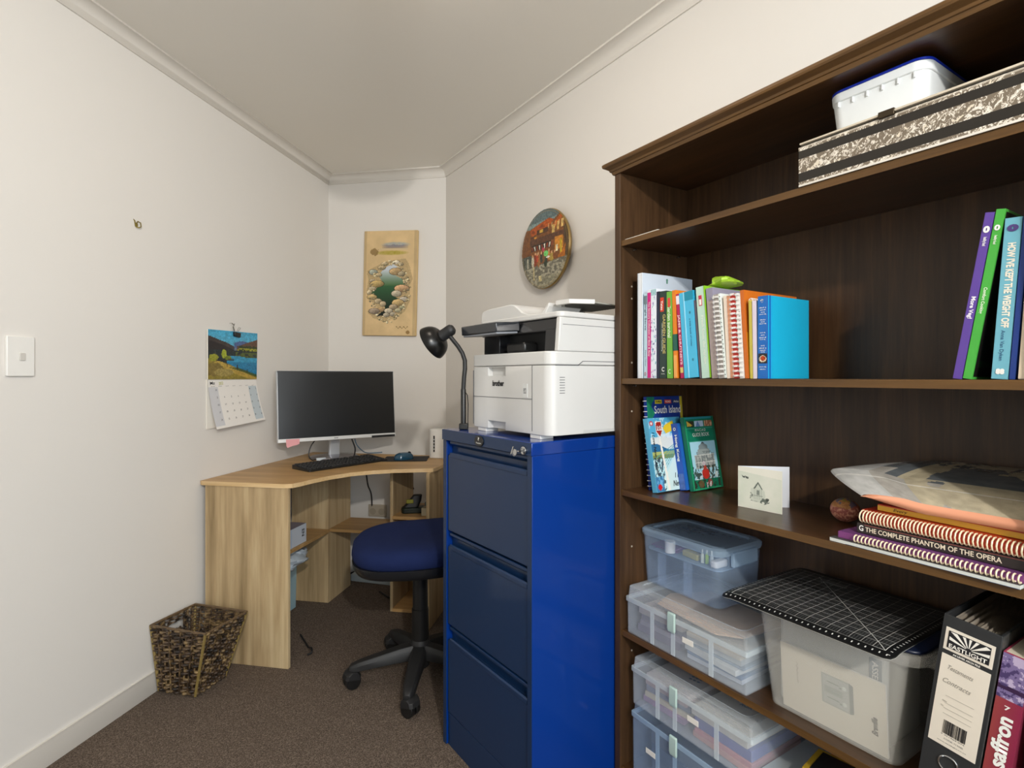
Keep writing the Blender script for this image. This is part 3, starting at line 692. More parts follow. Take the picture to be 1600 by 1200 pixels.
hs = [.985, .935, .885, .835, .785, .735, .67, .62, .53, .48, .39, .34, .25, .20, .12, .07, .02]
for r_, h in enumerate(hs):
    for side in range(4):
        nw = 11 if side % 2 else 9; n_s = nw*6; pts = []; rad = []
        for k in range(n_s+1):
            f = k/n_s
            if side in (1, 3) and r_ in (3, 4) and .30 < f < .70:
                if len(pts) > 2: weave.tube(pts, rad, 6)
                pts = []; rad = []; continue
            ph = math.sin(f*PI*nw+(PI/2 if r_ % 2 else 0))
            pts.append(bp_(side+min(f, .9999), h+.004*math.sin(f*9+r_*2), .0052*ph)); rad.append(.0032+.0030*max(0, ph))
        if len(pts) > 2: weave.tube(pts, rad, 6)
for side in range(4):
    nn_ = 11 if side % 2 else 9
    for k in range(1, nn_):
        f = k/nn_
        if side in (1, 3) and .30 < f < .70:
            weave.tube([bp_(side+f, 0), bp_(side+f, .4), bp_(side+f, .78)], .0036, 6); continue
        weave.tube([bp_(side+f, 0), bp_(side+f, .5), bp_(side+f, .97)], .0036, 6)
mm, tt, bb = nt('wicker'); tc = node(tt, 'ShaderNodeTexCoord'); q = node(tt, 'ShaderNodeTexNoise', Scale=42.0, Detail=2.5); tt.links.new(tc.outputs['Object'], q.inputs['Vector'])
r = node(tt, 'ShaderNodeValToRGB'); e = r.color_ramp.elements; e[0].position = .36; e[0].color = srgb('#1d150e')+(1,); e[1].position = .72; e[1].color = srgb('#8f7750')+(1,)
k_ = e.new(.5); k_.color = srgb('#4a3827')+(1,); tt.links.new(q.outputs[0], r.inputs[0]); tt.links.new(r.outputs[0], bb.inputs['Base Color']); bb.inputs['Roughness'].default_value = .55
m_wick = mm
part('woven_wall', t, weave, m_wick, smooth=60)
part('rim', t, G().tube([bp_(s_+f_, 1.0) for s_ in range(4) for f_ in (0.0, .33, .66)], .0052, 7, closed=True), mat('rim_cane', '#5d4a33', .5, var=.4, vscale=120))
for i in range(4): part('corner_post', t, G().tube([bp_(i, 0), bp_(i, .5), bp_(i, 1.0)], .0055, 7), mat('corner_cane', '#85713f', .5, var=.35, vscale=110))
part('bottom_mat', t, G().rbox(-.108, .046, -.068, .068, .004, .009, .01), m_wick)

# ------------------------------------------------------------------ office chair
CC = (-.365, 2.177)
t = thing('office_chair', 'blue upholstered swivel chair tucked in beside the filing cabinet', 'office chair', WW, CC[0], CC[1], 0)
for k in range(5):
    a = math.radians(198+72*k); c_, s_ = math.cos(a), math.sin(a); mt = Matrix.Rotation(a, 4, 'Z')
    loops = []
    for x, zt_, h, w in ((.02, .135, .055, .03), (.08, .128, .05, .030), (.16, .112, .04, .026), (.23, .098, .032, .023), (.262, .088, .026, .018), (.272, .080, .016, .010)):
        loops.append([(x, -w, zt_-h), (x, w, zt_-h), (x, w, zt_-h*.35), (x, w*.62, zt_), (x, -w*.62, zt_), (x, -w, zt_-h*.35)])
    leg = part('base_leg', t, G(mt).loft(loops), m_blackm, .002)
    cg = G(mt @ Matrix.Translation((.252, 0, .03)) @ Matrix.Rotation(math.radians((20, 55, -40, 10, 80)[k]), 4, 'Z'))
    cg.disc((.010, -.022, 0), .029, 'y', .018).disc((.010, .004, 0), .029, 'y', .018)
    cas = part('caster_wheel', leg, cg, m_blackp, .003)
    part('caster_hood', leg, G(cg.m).loft([[(x_*q_+.008, y_, z_) for x_, z_ in [(-.024, .002), (-.026, .018), (-.014, .034), (.010, .038), (.026, .028), (.030, .012)]] for y_, q_ in ((-.026, .8), (-.016, 1.12), (.016, 1.12), (.026, .8))]), m_blackm, .001)
    part('caster_stem', leg, G(mt).disc((.252, 0, .052), .008, 'z', .030), m_chrome)
part('hub', t, G().lathe([(.001, .045), (.036, .045), (.042, .09), (.038, .14), (.034, .15), (.001, .15)], 32), m_blackm)
part('gas_lift_cover', t, G().lathe([(.034, .145), (.033, .27), (.030, .272), (.029, .40), (.026, .402), (.026, .465), (.001, .465)], 32), m_blackp)
part('tilt_mechanism', t, G().box(-.09, .13, -.055, .055, .438, .478), m_blackm, .01)
# seat: local -x is the waterfall front
def outline(s_, z_, dx=0):
    o_ = []
    for j in range(48):
        a = 2*PI*j/48; ca, sa = math.cos(a), math.sin(a); e_ = 2/2.7
        o_.append((.262*s_*math.copysign(abs(ca)**e_, ca)+dx, .245*s_*math.copysign(abs(sa)**e_, sa), z_))
    return o_
SM = Matrix.Rotation(math.radians(14), 4, 'Z')
def bend(loop, k=1): return [(x, y, z + k*(-.10*max(0, -x-.10)**1.3 + .20*max(0, x-.02)**1.5)) for x, y, z in loop]
part('seat_pan', t, G(SM).loft([bend(outline(s_, z_)) for s_, z_ in ((.55, .448), (.80, .452), (.95, .466), (.99, .486), (.995, .503))]), mat('pan_black', '#16181c', .3), smooth=60)
mm = mat('seat_fabric', '#182349', .9, spec=.12, var=.10, vscale=20, bump=.35, bscale=420)
part('seat_cushion', t, G(SM).loft([bend(outline(s_, z_)) for s_, z_ in ((.95, .498), (.985, .510), (1.0, .528), (.985, .548), (.93, .562), (.82, .570), (.6, .572), (.3, .568), (.02, .566))]), mm, smooth=60)
part('back_post', t, G(SM).tube([(.10, 0, .455), (.25, 0, .455), (.275, 0, .50), (.285, 0, .62), (.28, 0, .74)], .016, 8), m_blackm)
part('backrest', t, G(SM).loft([[(.262+x_+.12*(y*y), y, z) for y, z in [(q*.19*math.copysign(abs(math.cos(a))**.75, math.cos(a)), .76+q*.15*math.copysign(abs(math.sin(a))**.75, math.sin(a))) for a in [2*PI*j/32 for j in range(32)]]] for x_, q in ((-.045, .4), (-.048, .8), (-.035, 1), (-.005, 1.0), (.0, .8))]), mm, smooth=60)

# ------------------------------------------------------------------ filing cabinet
t = thing('filing_cabinet', 'blue metal filing cabinet with three drawers under the printer', 'filing cabinet', K, 0, 0, 0)
def cabmat(name, rough):
    return mat(name, '#00307f', .5, spec=.15, var=.03, vscale=1.2, coat=1.0 if 'top' in name else .35)
m_cab = cabmat('blue_enamel', .26)
CW, CD, CH = .470, .600, 1.020
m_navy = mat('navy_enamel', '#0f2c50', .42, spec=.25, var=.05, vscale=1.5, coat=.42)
g = G(); g.box(0, .018, .001, CD, 0, CH-.035); g.box(CW-.018, CW, .001, CD, 0, CH-.035); g.box(0.018, CW-.018, CD-.02, CD, 0.03, CH-.035)
g.box(.018, CW-.018, .02, CD-.02, .02, .05)
part('carcass', t, g, m_cab, .0015)
part('top_panel', t, G().box(-.002, CW+.002, -.003, CD, CH-.035, CH), cabmat('blue_enamel_top', .16), .003)
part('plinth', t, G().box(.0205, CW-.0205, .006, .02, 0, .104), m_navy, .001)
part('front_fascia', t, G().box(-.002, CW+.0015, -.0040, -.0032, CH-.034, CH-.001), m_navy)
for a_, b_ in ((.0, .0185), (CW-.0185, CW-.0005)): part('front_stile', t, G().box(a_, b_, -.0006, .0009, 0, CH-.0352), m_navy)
for i, (z0, z1) in enumerate(((.694, .983), (.392, .688), (.108, .386))):
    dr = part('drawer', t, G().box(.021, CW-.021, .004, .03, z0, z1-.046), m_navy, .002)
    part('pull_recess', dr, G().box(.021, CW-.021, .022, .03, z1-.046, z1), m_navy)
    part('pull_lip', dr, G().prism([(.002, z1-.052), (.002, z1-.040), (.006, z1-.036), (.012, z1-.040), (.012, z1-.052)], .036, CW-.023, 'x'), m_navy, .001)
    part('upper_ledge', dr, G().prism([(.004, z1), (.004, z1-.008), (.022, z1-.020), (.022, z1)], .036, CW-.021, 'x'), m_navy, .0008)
part('maker_badge', t, G().prism([(.226+.0235*math.cos(a), CH-.0185+.0160*math.sin(a)) for a in [2*PI*k/36 for k in range(36)]], -.0075, -.0038, 'y'), mat('badge_black', '#16171a', .3), .0008)
bd = bpy.data.objects['maker_badge']
txt('Precision', bd, (.226, -.0080, CH-.024), .026, .0045, m_white, bold=.01); txt('?', bd, (.226, -.0080, CH-.012), .008, .009, m_white, bold=.02)
part('lock_barrel', t, G().disc((.446, -.011, CH-.022), .011, 'y', .009, 28), m_chrome, .001)
t = thing('cabinet_keys', 'two small silver keys hanging in the cabinet lock', 'keys', K, .446, -.012, CH-.022)
part('key', t, G().box(-.004, .003, -.014, 0, -.0015, .0015).disc((-.012, -.016, -.004), .008, 'y', .002, 16), m_chrome)
part('key', t, G().prism([(-.040, -.012), (-.036, -.013), (-.026, .008), (-.030, .009)], -.010, -.008, 'y'), m_chrome)
part('key_ring', t, G().tube([(-.020+.007*math.cos(a), -.012, -.006+.009*math.sin(a)) for a in [2*PI*k/16 for k in range(16)]], .0009, 5, closed=True), m_chrome)

# ------------------------------------------------------------------ desk lamp clamped on the cabinet
t = thing('desk_lamp', 'black gooseneck desk lamp standing on the blue cabinet corner', 'desk lamp', K, .059, .040, CH+.0003)
LM = Matrix.Rotation(-K.a, 4, 'Z')   # lamp built in room axes: x right, y away
g = G(LM); part('clamp', t, g.box(-.013, .016, -.016, .016, 0, .020), m_blackp, .003)
part('lower_stem', t, G(LM).lathe([(.0085, .012), (.0085, .128), (.0065, .132), (.0065, .14)], 20), m_blackp)
neck = [(0, 0, .13), (.002, 0, .165), (.005, .002, .195), (.0045, .004, .222), (-.004, .006, .246), (-.018, .010, .268), (-.036, .013, .290), (-.044, .014, .300)]
part('gooseneck', t, G(LM).tube(neck, .0072, 10), m_blackm)
part('power_lead', t, G(LM).tube([(.008, -.002, .118), (.013, .002, .110), (.015, .004, .08), (.014, .006, .03), (.014, .010, .004)], .0015, 6), m_cable)
ax = Vector((-.80, .28, -.50)).normalized(); hc = Vector((-.040, .012, .322))
hm = LM @ Matrix.Translation(hc) @ ax.to_track_quat('Z', 'Y').to_matrix().to_4x4()
part('lamp_socket', t, G(hm).lathe([(.001, -.010), (.012, -.009), (.018, -.002), (.019, .006), (.019, .042), (.021, .046), (.001, .050)], 28), m_blackm)
sp = []
for k in range(9):
    a = k/8*PI/2*.93; sp.append((.020+.038*math.sin(a), .040+.050*(1-math.cos(a))))
full = sp+[(q[0]-.0016, q[1]-.0004) for q in sp[::-1]]
part('lamp_shade', t, G(hm).lathe([(max(r_, .001), z_) for r_, z_ in full], 40, cap=False), mat('shade_black', '#0d0c0b', .28, spec=.4), smooth=50)
part('bulb', t, G(hm).sphere((0, 0, .066), .019, 10), mat('bulb_glass', '#d9d4c8', .3))

# ------------------------------------------------------------------ laser printer
t = thing('laser_printer', 'white multifunction laser printer with black front on the cabinet', 'printer', K, .070, .060, CH+.0003)
m_pr = mat('printer_white', '#d0cfcc', .36, var=.008); m_prd = mat('printer_line_grey', '#55565a', .6)  # m_prd: dark grey of the seam strips and vent slots
PW, PD = .400, .415
body = lambda z0, z1, r=.028, y0=0., x0=0.: G().rbox(x0, PW, y0, PD, z0, z1, r, n=8)
part('lower_body', t, body(.012, .200), m_pr, .002)
cut(bpy.data.objects['lower_body'], (.104, .196, -.01, .016, .172, .198), (.104, .196, -.01, .020, .0, .036))
part('middle_body', t, body(.2015, .238), m_pr, .003)
part('rear_body', t, G().box(0.0, PW, .10, PD, .2385, .300), m_pr, .002)
part('side_cheek', t, G().prism([(.028, .2385), (.036, .3305), (.30, .3305), (.30, .2385)], PW-.016, PW+.0005, 'x'), m_pr, .003)
m_prb = mat('printer_black', '#1c1c1e', .22, spec=.6)
part('output_bay', t, G().box(.012, PW-.016, .085, .099, .2385, .300), m_blackm)
part('bay_corner_post', t, G().prism([(.030, .2385), (.034, .300), (.10, .300), (.10, .2385)], PW-.060, PW-.017, 'x'), m_prb, .002)
part('bay_left_post', t, G().prism([(.045, .2385), (.045, .300), (.10, .300), (.10, .2385)], .012, .10, 'x'), m_prb, .002)
part('output_flap', t, G().box(.15, .24, .035, .09, .240, .272), m_blackp, .008)
part('front_panel', t, G().prism([(.036, .296), (.044, .3305), (.10, .3305), (.10, .296)], .012, PW-.017, 'x'), m_prb, .003)
part('scanner_body', t, G().box(.0, PW-.016, .10, PD, .3005, .330), m_pr, .002)
part('scanner_lid', t, G().rbox(.0, PW, .036, PD, .3315, .3465, .02), m_pr, .003)
part('scanner_rim', t, G().box(PW-.002, PW+.0009, .045, .40, .3100, .3112), m_prd)
hump = [(.0, .340), (.003, .370), (.012, .381), (.040, .385), (.165, .388), (.185, .384), (.205, .372), (.222, .360), (.250, .351), (.30, .347), (.30, .340)]
part('feeder_cover', t, G().prism(hump, .040, .30, 'y'), m_pr, .004)
tray = [(.300, .125), (.345, .130), (.372, .190), (.350, .335), (.196, .345), (.150, .26)]
part('document_tray', t, G().prism(tray, .382, .386), mat('tray_grey', '#a3a29a', .5), .001)
tr = bpy.data.objects['document_tray']; g2 = G()
for k in range(12):
    x = .222+.0115*k; g2.box(x, x+.0055, .140+.9*max(0, .30-x), .325, .3795, .382)
part('tray_ribs', tr, g2, mat('rib_grey', '#4d4c46', .5))
part('tray_rim', tr, G().prism([(.142, .262), (.292, .112), (.346, .116), (.378, .186), (.368, .190), (.343, .130), (.300, .125), (.152, .268)], .378, .391), m_pr, .001)
part('tray_arm', t, G().prism([(.235, .345), (.262, .379), (.262, .389), (.222, .358)], .11, .24, 'y'), m_pr, .002)
part('feeder_guide', t, G().prism([(.17, .378), (.20, .386), (.245, .362), (.245, .350)], .20, .30, 'y'), m_pr, .003)
g = G(Matrix.Translation((.02, -.045, .298)) @ Matrix.Rotation(math.radians(4), 4, 'X'))
part('control_panel', t, g.box(-.0, .195, 0, .085, 0, .028), mat('panel_gloss', '#22262c', .12, spec=.8), .003)
part('panel_underside', t, G(g.m).box(.004, .19, .004, .08, -.006, 0), mat('panel_grey', '#8e9298', .4), .002)
part('screen_glass', t, G(g.m).box(.06, .15, .01, .075, .0282, .0290), mat('panel_screen', '#0c1016', .08, spec=.8))
for nm, args in (('tray_seam', (.018, PW-.075, -.0009, .002, .1070, .1085)), ('door_seam', (PW-.0765, PW-.0750, -.0009, .002, .020, .200)), ('door_seam', (.018, .0192, -.0009, .002, .02, .19))):
    part(nm, t, G().box(*args), m_prd)
txt('brother', t, (.160, -.0012, .150), .060, .017, m_ink, bold=.045)
part('toner_label', t, G().box(.282, .304, -.0014, -.0002, .112, .150), mat('label_pale', '#d2d3d1', .5)); txt('eco', t, (.293, -.0018, .130), .012, .016, m_grey)
for k in range(7): part('vent_slot', t, G().box(PW-.0005, PW+.0009, .034, .052, .125+.007*k, .1265+.007*k), m_prd)
part('side_seam', t, G().prism([(.02, .1995), (.10, .1995), (.118, .2115), (.40, .2115), (.40, .2130), (.117, .2130), (.099, .2010), (.02, .2010)], PW-.001, PW+.0010, 'x'), m_prd)
part('side_grip', t, G().box(PW-.001, PW+.0012, .12, .26, .013, .022), mat('grip_shade2', '#c5c5c2', .4))
for x in (.04, PW-.09): part('foot', t, G().box(x, x+.045, .004, .05, 0, .012), m_whitep, .001)
for x in (.04, PW-.09): part('foot', t, G().box(x, x+.045, PD-.06, PD-.02, 0, .012), m_whitep, .001)
# ------------------------------------------------------------------ bookcase
BD = .295; BW = .922; IN0 = .016
t = thing('bookcase', 'tall dark walnut bookcase with open shelves and a moulded top', 'bookcase', B, 0, 0, 0)
BC = t
part('side_panel', t, G().box(-.006, IN0, 0, BD, 0, 1.770), m_wd, .0015)
part('side_panel', t, G().box(BW-.022, BW, 0, BD, 0, 1.770), m_wd, .0015)
part('back_panel', t, G().box(IN0, BW-.022, .284, BD, 0.02, 1.770), m_wd)
part('top_board', t, G().box(-.006, BW, .0005, BD, 1.770, 1.790), m_wdx, .001)
cr = [(-.0, 1.769), (-.004, 1.769), (-.006, 1.774), (-.007, 1.777), (-.010, 1.778), (-.012, 1.783), (-.020, 1.788), (-.024, 1.790), (-.026, 1.794), (-.026, 1.799), (-.023, 1.802), (.03, 1.802), (.03, 1.7905), (0, 1.7905)]
def crown(side):
    lo = []
    for o_, z in cr:
        o_ = min(o_, 0) if side == 'l' else o_
        lo.append((o_, z))
    return lo
l0 = [(-.006+min(o_, .03), o_, z) for o_, z in cr]; l1 = [(BW-min(o_, .03), o_, z) for o_, z in cr]; lb = [(-.006+o_, BD, z) for o_, z in cr]
part('crown_moulding', t, G().loft([l0, l1]), m_wedge, smooth=25)
part('crown_moulding', t, G().loft([lb, [(-.006+o_, o_, z) for o_, z in cr]]), m_wedge, smooth=25)
for z1, th in ((1.577, .0155), (1.185, .0155), (.868, .0155), (.470, .0155), (.082, .016)):
    sh = part('shelf', t, G().box(IN0+.0005, BW-.0225, .006, .283, z1-th, z1), m_wdx, .0006)
    part('shelf_edge', sh, G().box(IN0+.0005, BW-.0225, .0050, .0062, z1-th, z1), m_wedge, label='brown front edge strip')
    if z1 in (1.577, 1.185, .868):
        for v in (.05, .235): part('shelf_pin', t, G().disc((IN0, v, z1-th-.006), .003, 'x', .012, 12), m_chrome)
part('base_rail', t, G().box(IN0, BW-.022, .02, .036, 0, .066), m_wd, .001)
for z in (1.09, 1.23, 1.45, 1.415, .70, .40):
    part('pin_hole_cap', t, G().disc((IN0, .045, z), .0028, 'x', .0012, 12), mat('pin_hole', '#a79c8c', .4))
Z1, Z2, Z3, Z4, Z5 = [z+.0004 for z in (1.577, 1.185, .868, .470, .082)]

# ------------------------------------------------------------------ book builder
_c = {}
def cm(hexc, rough=.42): return mat('cover_%s_%s' % (hexc.strip('#'), rough), hexc, rough, var=.05, vscale=20)
def book(label, fr, u, v, z, th, dp, h, col, lean=0, group=None, board=.0018, rot=0, spine=None, round_=0, cat='book', name='book', pages=m_pages, pitch=0):
    """u = left side of the foot of the spine; x thickness, y depth away from the spine, z height"""
    t = thing(name, label, cat, fr, u, v, z, rot, lean, pitch, group)
    b = board; g = G()
    g.box(0, b, 0, dp, 0, h); g.box(th-b, th, 0, dp, 0, h); g.box(b*.5, th-b*.5, -.0002, b, 0, h)
    part('cover', t, g, cm(col))
    part('pages', t, G().box(b, th-b, b, dp-.003, .002, h-.002), pages)
    if spine: part('spine_strip', t, G().box(.0004, th-.0004, -.0008, 0, 0.0, h), cm(spine))
    return t
GB = 'books standing at the left of the second shelf'
VB = .030
def leanfix(th, lean): return Z2 + (th*math.sin(math.radians(-lean)) if lean < 0 else 0)
def bk(label, u, th, dp, h, col, lean=0, **k):
    z = Z2 + .0002 + (th*abs(math.sin(math.radians(lean))) if lean > 0 else 0)
    kw = dict(group=GB); kw.update(k)
    v = kw.pop('v', VB)
    return book(label, B, u, v, z, th, dp, h, col, lean, **kw)
def spine_txt(s, t, th, zc, w, h, col, spin=-90, bold=.01, y=-.0007, xo=0, shear=0):
    return txt(s, t, (th/2+xo, y, zc), w, h, mat('ink_'+col.strip('#'), col, .5), 'front', spin, bold, shear)

# white folder at the far left, taller than the rest
t = thing('document_folder', 'tall white paper folder at the left end of the second shelf', 'folder', B, .056, VB-.002, Z2, 0, 0, 0, None)
part('folder_spine', t, G().box(0, .018, 0, .0012, 0, .294), mat('folder_white', '#e4e8ec', .5), .0004)
part('folder_sheet', t, G().prism([(0, 0), (.205, 0), (.212, .296), (0, .294)], .001, .003, 'x'), mat('folder_sheet', '#ccd6e2', .45))
part('folder_sheet', t, G().prism([(0, 0), (.205, 0), (.209, .294), (.1, .2955), (0, .294)], .0155, .0175, 'x'), mat('folder_sheet', '#ccd6e2', .45))
part('small_crest', t, G().disc((.0176, .10, .282), .004, 'x', .0004, 12).box(.0176, .018, .097, .103, .272, .280), mat('crest_green', '#5a8a78', .5))
t = bk('pale blue slim cookbook beside the white folder', .0785, .0125, .15, .235, '#b9d3df', 0)
spine_txt('Single Serve', t, .0125, .17, .075, .0075, '#2b3d55'); spine_txt('Penny Oliver', t, .0125, .055, .045, .005, '#4b6a80')
part('spine_patch', t, G().box(.001, .0115, -.0009, 0, .205, .228), cm('#6b7f86')); txt('O', t, (.006, -.0012, .012), .006, .010, mat('ink_b03040', '#b03040', .5), bold=.02)
t = bk('white flowery book with a bright pink spine strip', .0920, .0320, .17, .243, '#e8eaf2', 0)
def floral(U, V):
    c = Cv(U, V, '#dfe6ef'); rr = random.Random(5)
    for _ in range(70):
        x, y = rr.random(), rr.random(); k = rr.choice(['#7a4aa0', '#3aa0a8', '#b04a9a', '#39407e', '#c9d8ea', '#2f8fa0'])
        for q in range(3): c.ell(x+rr.uniform(-.06, .06), y+rr.uniform(-.012, .012), rr.uniform(.02, .07), rr.uniform(.004, .012), k, .85)
    c.ell(.55, .74, .38, .075, '#eef2f6'); c.ell(.5, .74, .30, .055, '#e2eaf4'); c.put(V > .93, '#7fb5b8', .6); return c.c
paint('flower_pattern', t, front(.013, .0315, .001, .242, -.0005), 22, 130, floral)
part('pink_strip', t, G().box(.0005, .0125, -.0009, 0, .001, .235), cm('#c9187c'))
txt('The Savoury Collection of Slow & Easy', t, (.0065, -.0014, .135), .150, .0075, m_white, spin=-90, bold=.01)
bk('thin navy book squeezed next to the dark green garden guide', .1252, .0095, .15, .234, '#20243c', 0)
t = bk('dark green garden guide with a red label on the spine', .1356, .0235, .165, .233, '#22362f', 0)
part('red_label', t, G().box(.003, .015, -.0009, 0, .178, .216), cm('#cf3a22')); txt('Yates', t, (.009, -.0013, .195), .026, .008, m_white, spin=-90, bold=.02)
spine_txt('GARDEN GUIDE', t, .0235, .118, .105, .0095, '#c3b26a', xo=.0045, bold=.02); spine_txt('New Zealand\'s bestselling', t, .0235, .11, .075, .0045, '#cfd6cc', xo=-.0025)
txt('C', t, (.013, -.0012, .024), .009, .012, m_white, bold=.02); txt('Collins', t, (.013, -.0012, .012), .012, .003, m_white)
t = bk('bright green gardening book with a small red label', .1618, .0182, .155, .2285, '#6fae3e', -.5)
spine_txt('Garden survival', t, .0195, .150, .085, .011, '#e9f2d8', xo=-.001, bold=.015); part('red_label', t, G().box(.004, .0125, -.0009, 0, .188, .212), cm('#d8453a'))
txt('C', t, (.009, -.0012, .018), .008, .012, m_white)
t = bk('orange book with a dark teal band round it', .1848, .0120, .15, .230, '#df7f1e', -1.6)
part('teal_band', t, G().box(-.0003, .0123, -.0010, .02, .072, .115), cm('#1f5a4c')); part('pale_foot', t, G().box(.001, .011, -.0009, 0, .002, .06), cm('#e8a456'))
t = bk('crimson chutney book leaning against the orange one', .2068, .0105, .15, .219, '#b3144e', -4.2)
spine_txt('JAMS & CHUTNEYS', t, .0105, .10, .130, .0085, '#f0c9d0', bold=.03); part('corner_label', t, G().box(.0005, .0100, -.0009, 0, .192, .214), cm('#efe4ea')); part('yellow_foot', t, G().box(.001, .0095, -.0009, 0, .014, .028), cm('#d9c26a'))
t = bk('thick sky blue book leaning left', .2195, .0440, .16, .220, '#2fa6cf', -4.7, spine='#49b6dc')
part('pale_joint', t, G().box(.0135, .0165, -.0016, 0, .0, .22), cm('#9ad8ee')); part('dark_top_band', t, G().box(.0165, .0437, -.0012, 0, .197, .2195), cm('#158aa6'))
spine_txt('a little book of notes', t, .044, .115, .070, .005, '#1d5f88', xo=.008, y=-.0012); txt('*', t, (.031, -.0014, .165), .005, .008, m_ink); txt('*', t, (.031, -.0014, .045), .005, .008, m_ink)
bk('thin many-coloured booklet behind the sky blue book', .2666, .0048, .15, .197, '#5a5560', -5.4, group=None)
t = bk('pale green book with a red bookshop label', .2735, .0255, .165, .228, '#bcd8c8', -4.9)
part('bright_edge', t, G().box(.0235, .0257, -.0010, .16, 0, .228), cm('#86bf2a')); part('red_label', t, G().box(.007, .0160, -.0009, 0, .180, .206), cm('#c4304a')); part('label_paper', t, G().box(.0085, .0145, -.0013, 0, .182, .196), cm('#f0ece4'))
spine_txt('Fresh from the garden', t, .0255, .095, .120, .010, '#dfe9da', bold=.02)
t = bk('lilac grey book leaning beside the pale green one', .3025, .0190, .175, .221, '#8f8a9c', -4.7)
part('pinkish_spine', t, G().box(.001, .018, -.0009, 0, 0, .19), cm('#a2938f'))
# spiral notebooks
def coil_z(t, x, z0, z1, n, r, mtl, y=-.004, name='wire_binding'):
    g = G()
    for k in range(n):
        z = z0+(z1-z0)*k/(n-1)
        for d in (-.0012, .0012):
            g.tube([(x+r*math.cos(a), y+r*.75*math.sin(a), z+d) for a in [2*PI*j/10 for j in range(10)]], .0009, 5, closed=True)
    return part(name, t, g, mtl)
m_wire = mat('white_wire', '#e9e6e2', .3)
t = bk('white notebook with white wire binding and dark holes', .3225, .0215, .15, .203, '#dfe4e0', -4.9)
coil_z(t, .0085, .01, .195, 17, .0082, m_wire)
part('punched_strip', t, G().box(.0165, .0213, -.0009, 0, 0, .2025), cm('#e2ebe6')); g = G()
for k in range(19): g.disc((.0190, -.0014, .008+.0104*k), .0012, 'y', .0004, 8)
part('punched_holes', t, g, m_ink); part('mottled_spine', t, G().box(.002, .0150, -.0006, 0, 0, .203), mat('mottled', '#99938c', .6, var=.7, vscale=120))
t = bk('cream book with peach stained spine', .3452, .0185, .15, .196, '#ead9c8', -3.2); part('peach_stripe', t, G().box(.010, .0180, -.0009, 0, 0, .195), cm('#e3a07c'))
t = bk('red notebook in a thick white wire binding', .3643, .0135, .15, .199, '#c2362c', -3.3); coil_z(t, .0068, .006, .196, 18, .0064, m_wire)
t = bk('white punched notebook next to the red wire bound one', .3790, .0120, .15, .197, '#e6e2dc', -3.4); g = G()
for k in range(13): g.disc((.0085, -.0014, .03+.0104*k), .0012, 'y', .0004, 8)
part('punched_holes', t, g, mat('hole_grey', '#7b7f80', .6)); coil_z(t, .0058, .006, .195, 18, .0050, m_wire)
t = bk('orange cardboard folder behind the wire bound notebooks', .3925, .0095, .215, .204, '#c4651c', -3.8); 
def flame(U, V):
    c = Cv(U, V, '#c86a1f'); c.put(V < .45+.15*np.sin(U*5)+.1*fbm(U*5, V*5, 3), '#e59a22'); c.put(V < .2, '#d8b24a'); return c.c
paint('flame_print', t, right(.002, .213, .002, .203, .0097), 50, 50, flame)
t = bk('thin yellow notepad with a small wire top', .4050, .0070, .13, .178, '#c2b24a', -1.3)
g = G()
for k in range(5): g.tube([(.0035+.005*math.cos(a), .004+.006*k, .178+.005*math.sin(a)) for a in [2*PI*j/8 for j in range(8)]], .0009, 5, closed=True)
part('top_wire', t, g, m_wire)
bk('thin lilac white notepad left of the big blue hardback', .4130, .0095, .13, .176, '#d8ccd8', -1.0)
t = bk('big blue hardback with turquoise cover facing right', .4245, .0250, .160, .184, '#1e9ccb', 0, group=None, spine='#1565b5')
part('turquoise_board', t, G().box(.0250, .0256, .014, .160, 0, .184), cm('#12a6cc', .5)); part('dark_joint', t, G().box(.0251, .0259, .004, .0075, 0, .184), cm('#1256a8'))
for k, z in enumerate((.158, .153, .1475, .143, .131, .1265, .122, .102, .097, .0915, .087, .073, .068, .063, .059, .026, .021)): txt('abcd efg hi'[:6+k % 4], t, (.0125, -.0013, z), .017-.004*(k % 3), .0028, m_white, bold=.01)
txt('*', t, (.011, -.0013, .172), .009, .010, mat('ink_cream', '#e9dcb8', .5), bold=.06)
def dish(U, V):
    c = Cv(U, V, '#2a2a2c'); c.ell(.5, .45, .42, .34, '#c9b9a2'); c.ell(.52, .5, .3, .24, '#a8401f'); return c.noise(9, .4).c
paint('spine_photo', t, front(.002, .023, .034, .056, -.0013), 16, 16, dish)
# crumpled lime bag on top of the leaning books
rr = random.Random(5); lo = []
for i in range(12):
    th = PI*i/11
    lo.append([(.036*math.sin(th)*math.cos(2*PI*j/18)*(1+.25*math.sin(3*2*PI*j/18+i)), .05*math.sin(th)*math.sin(2*PI*j/18)*(1+.2*math.sin(4*2*PI*j/18)), .011*(1-math.cos(th))*(1+.35*math.sin(2*PI*j/18*2+i*.7))) for j in range(18)])
solo('lime_bag', 'crumpled lime green plastic bag lying on the leaning books', 'plastic bag', B, .288, .100, Z2+.229, G().loft(lo), mat('lime_plastic', '#a6cf3c', .25, var=.25, vscale=25), rot=20, smooth=15)

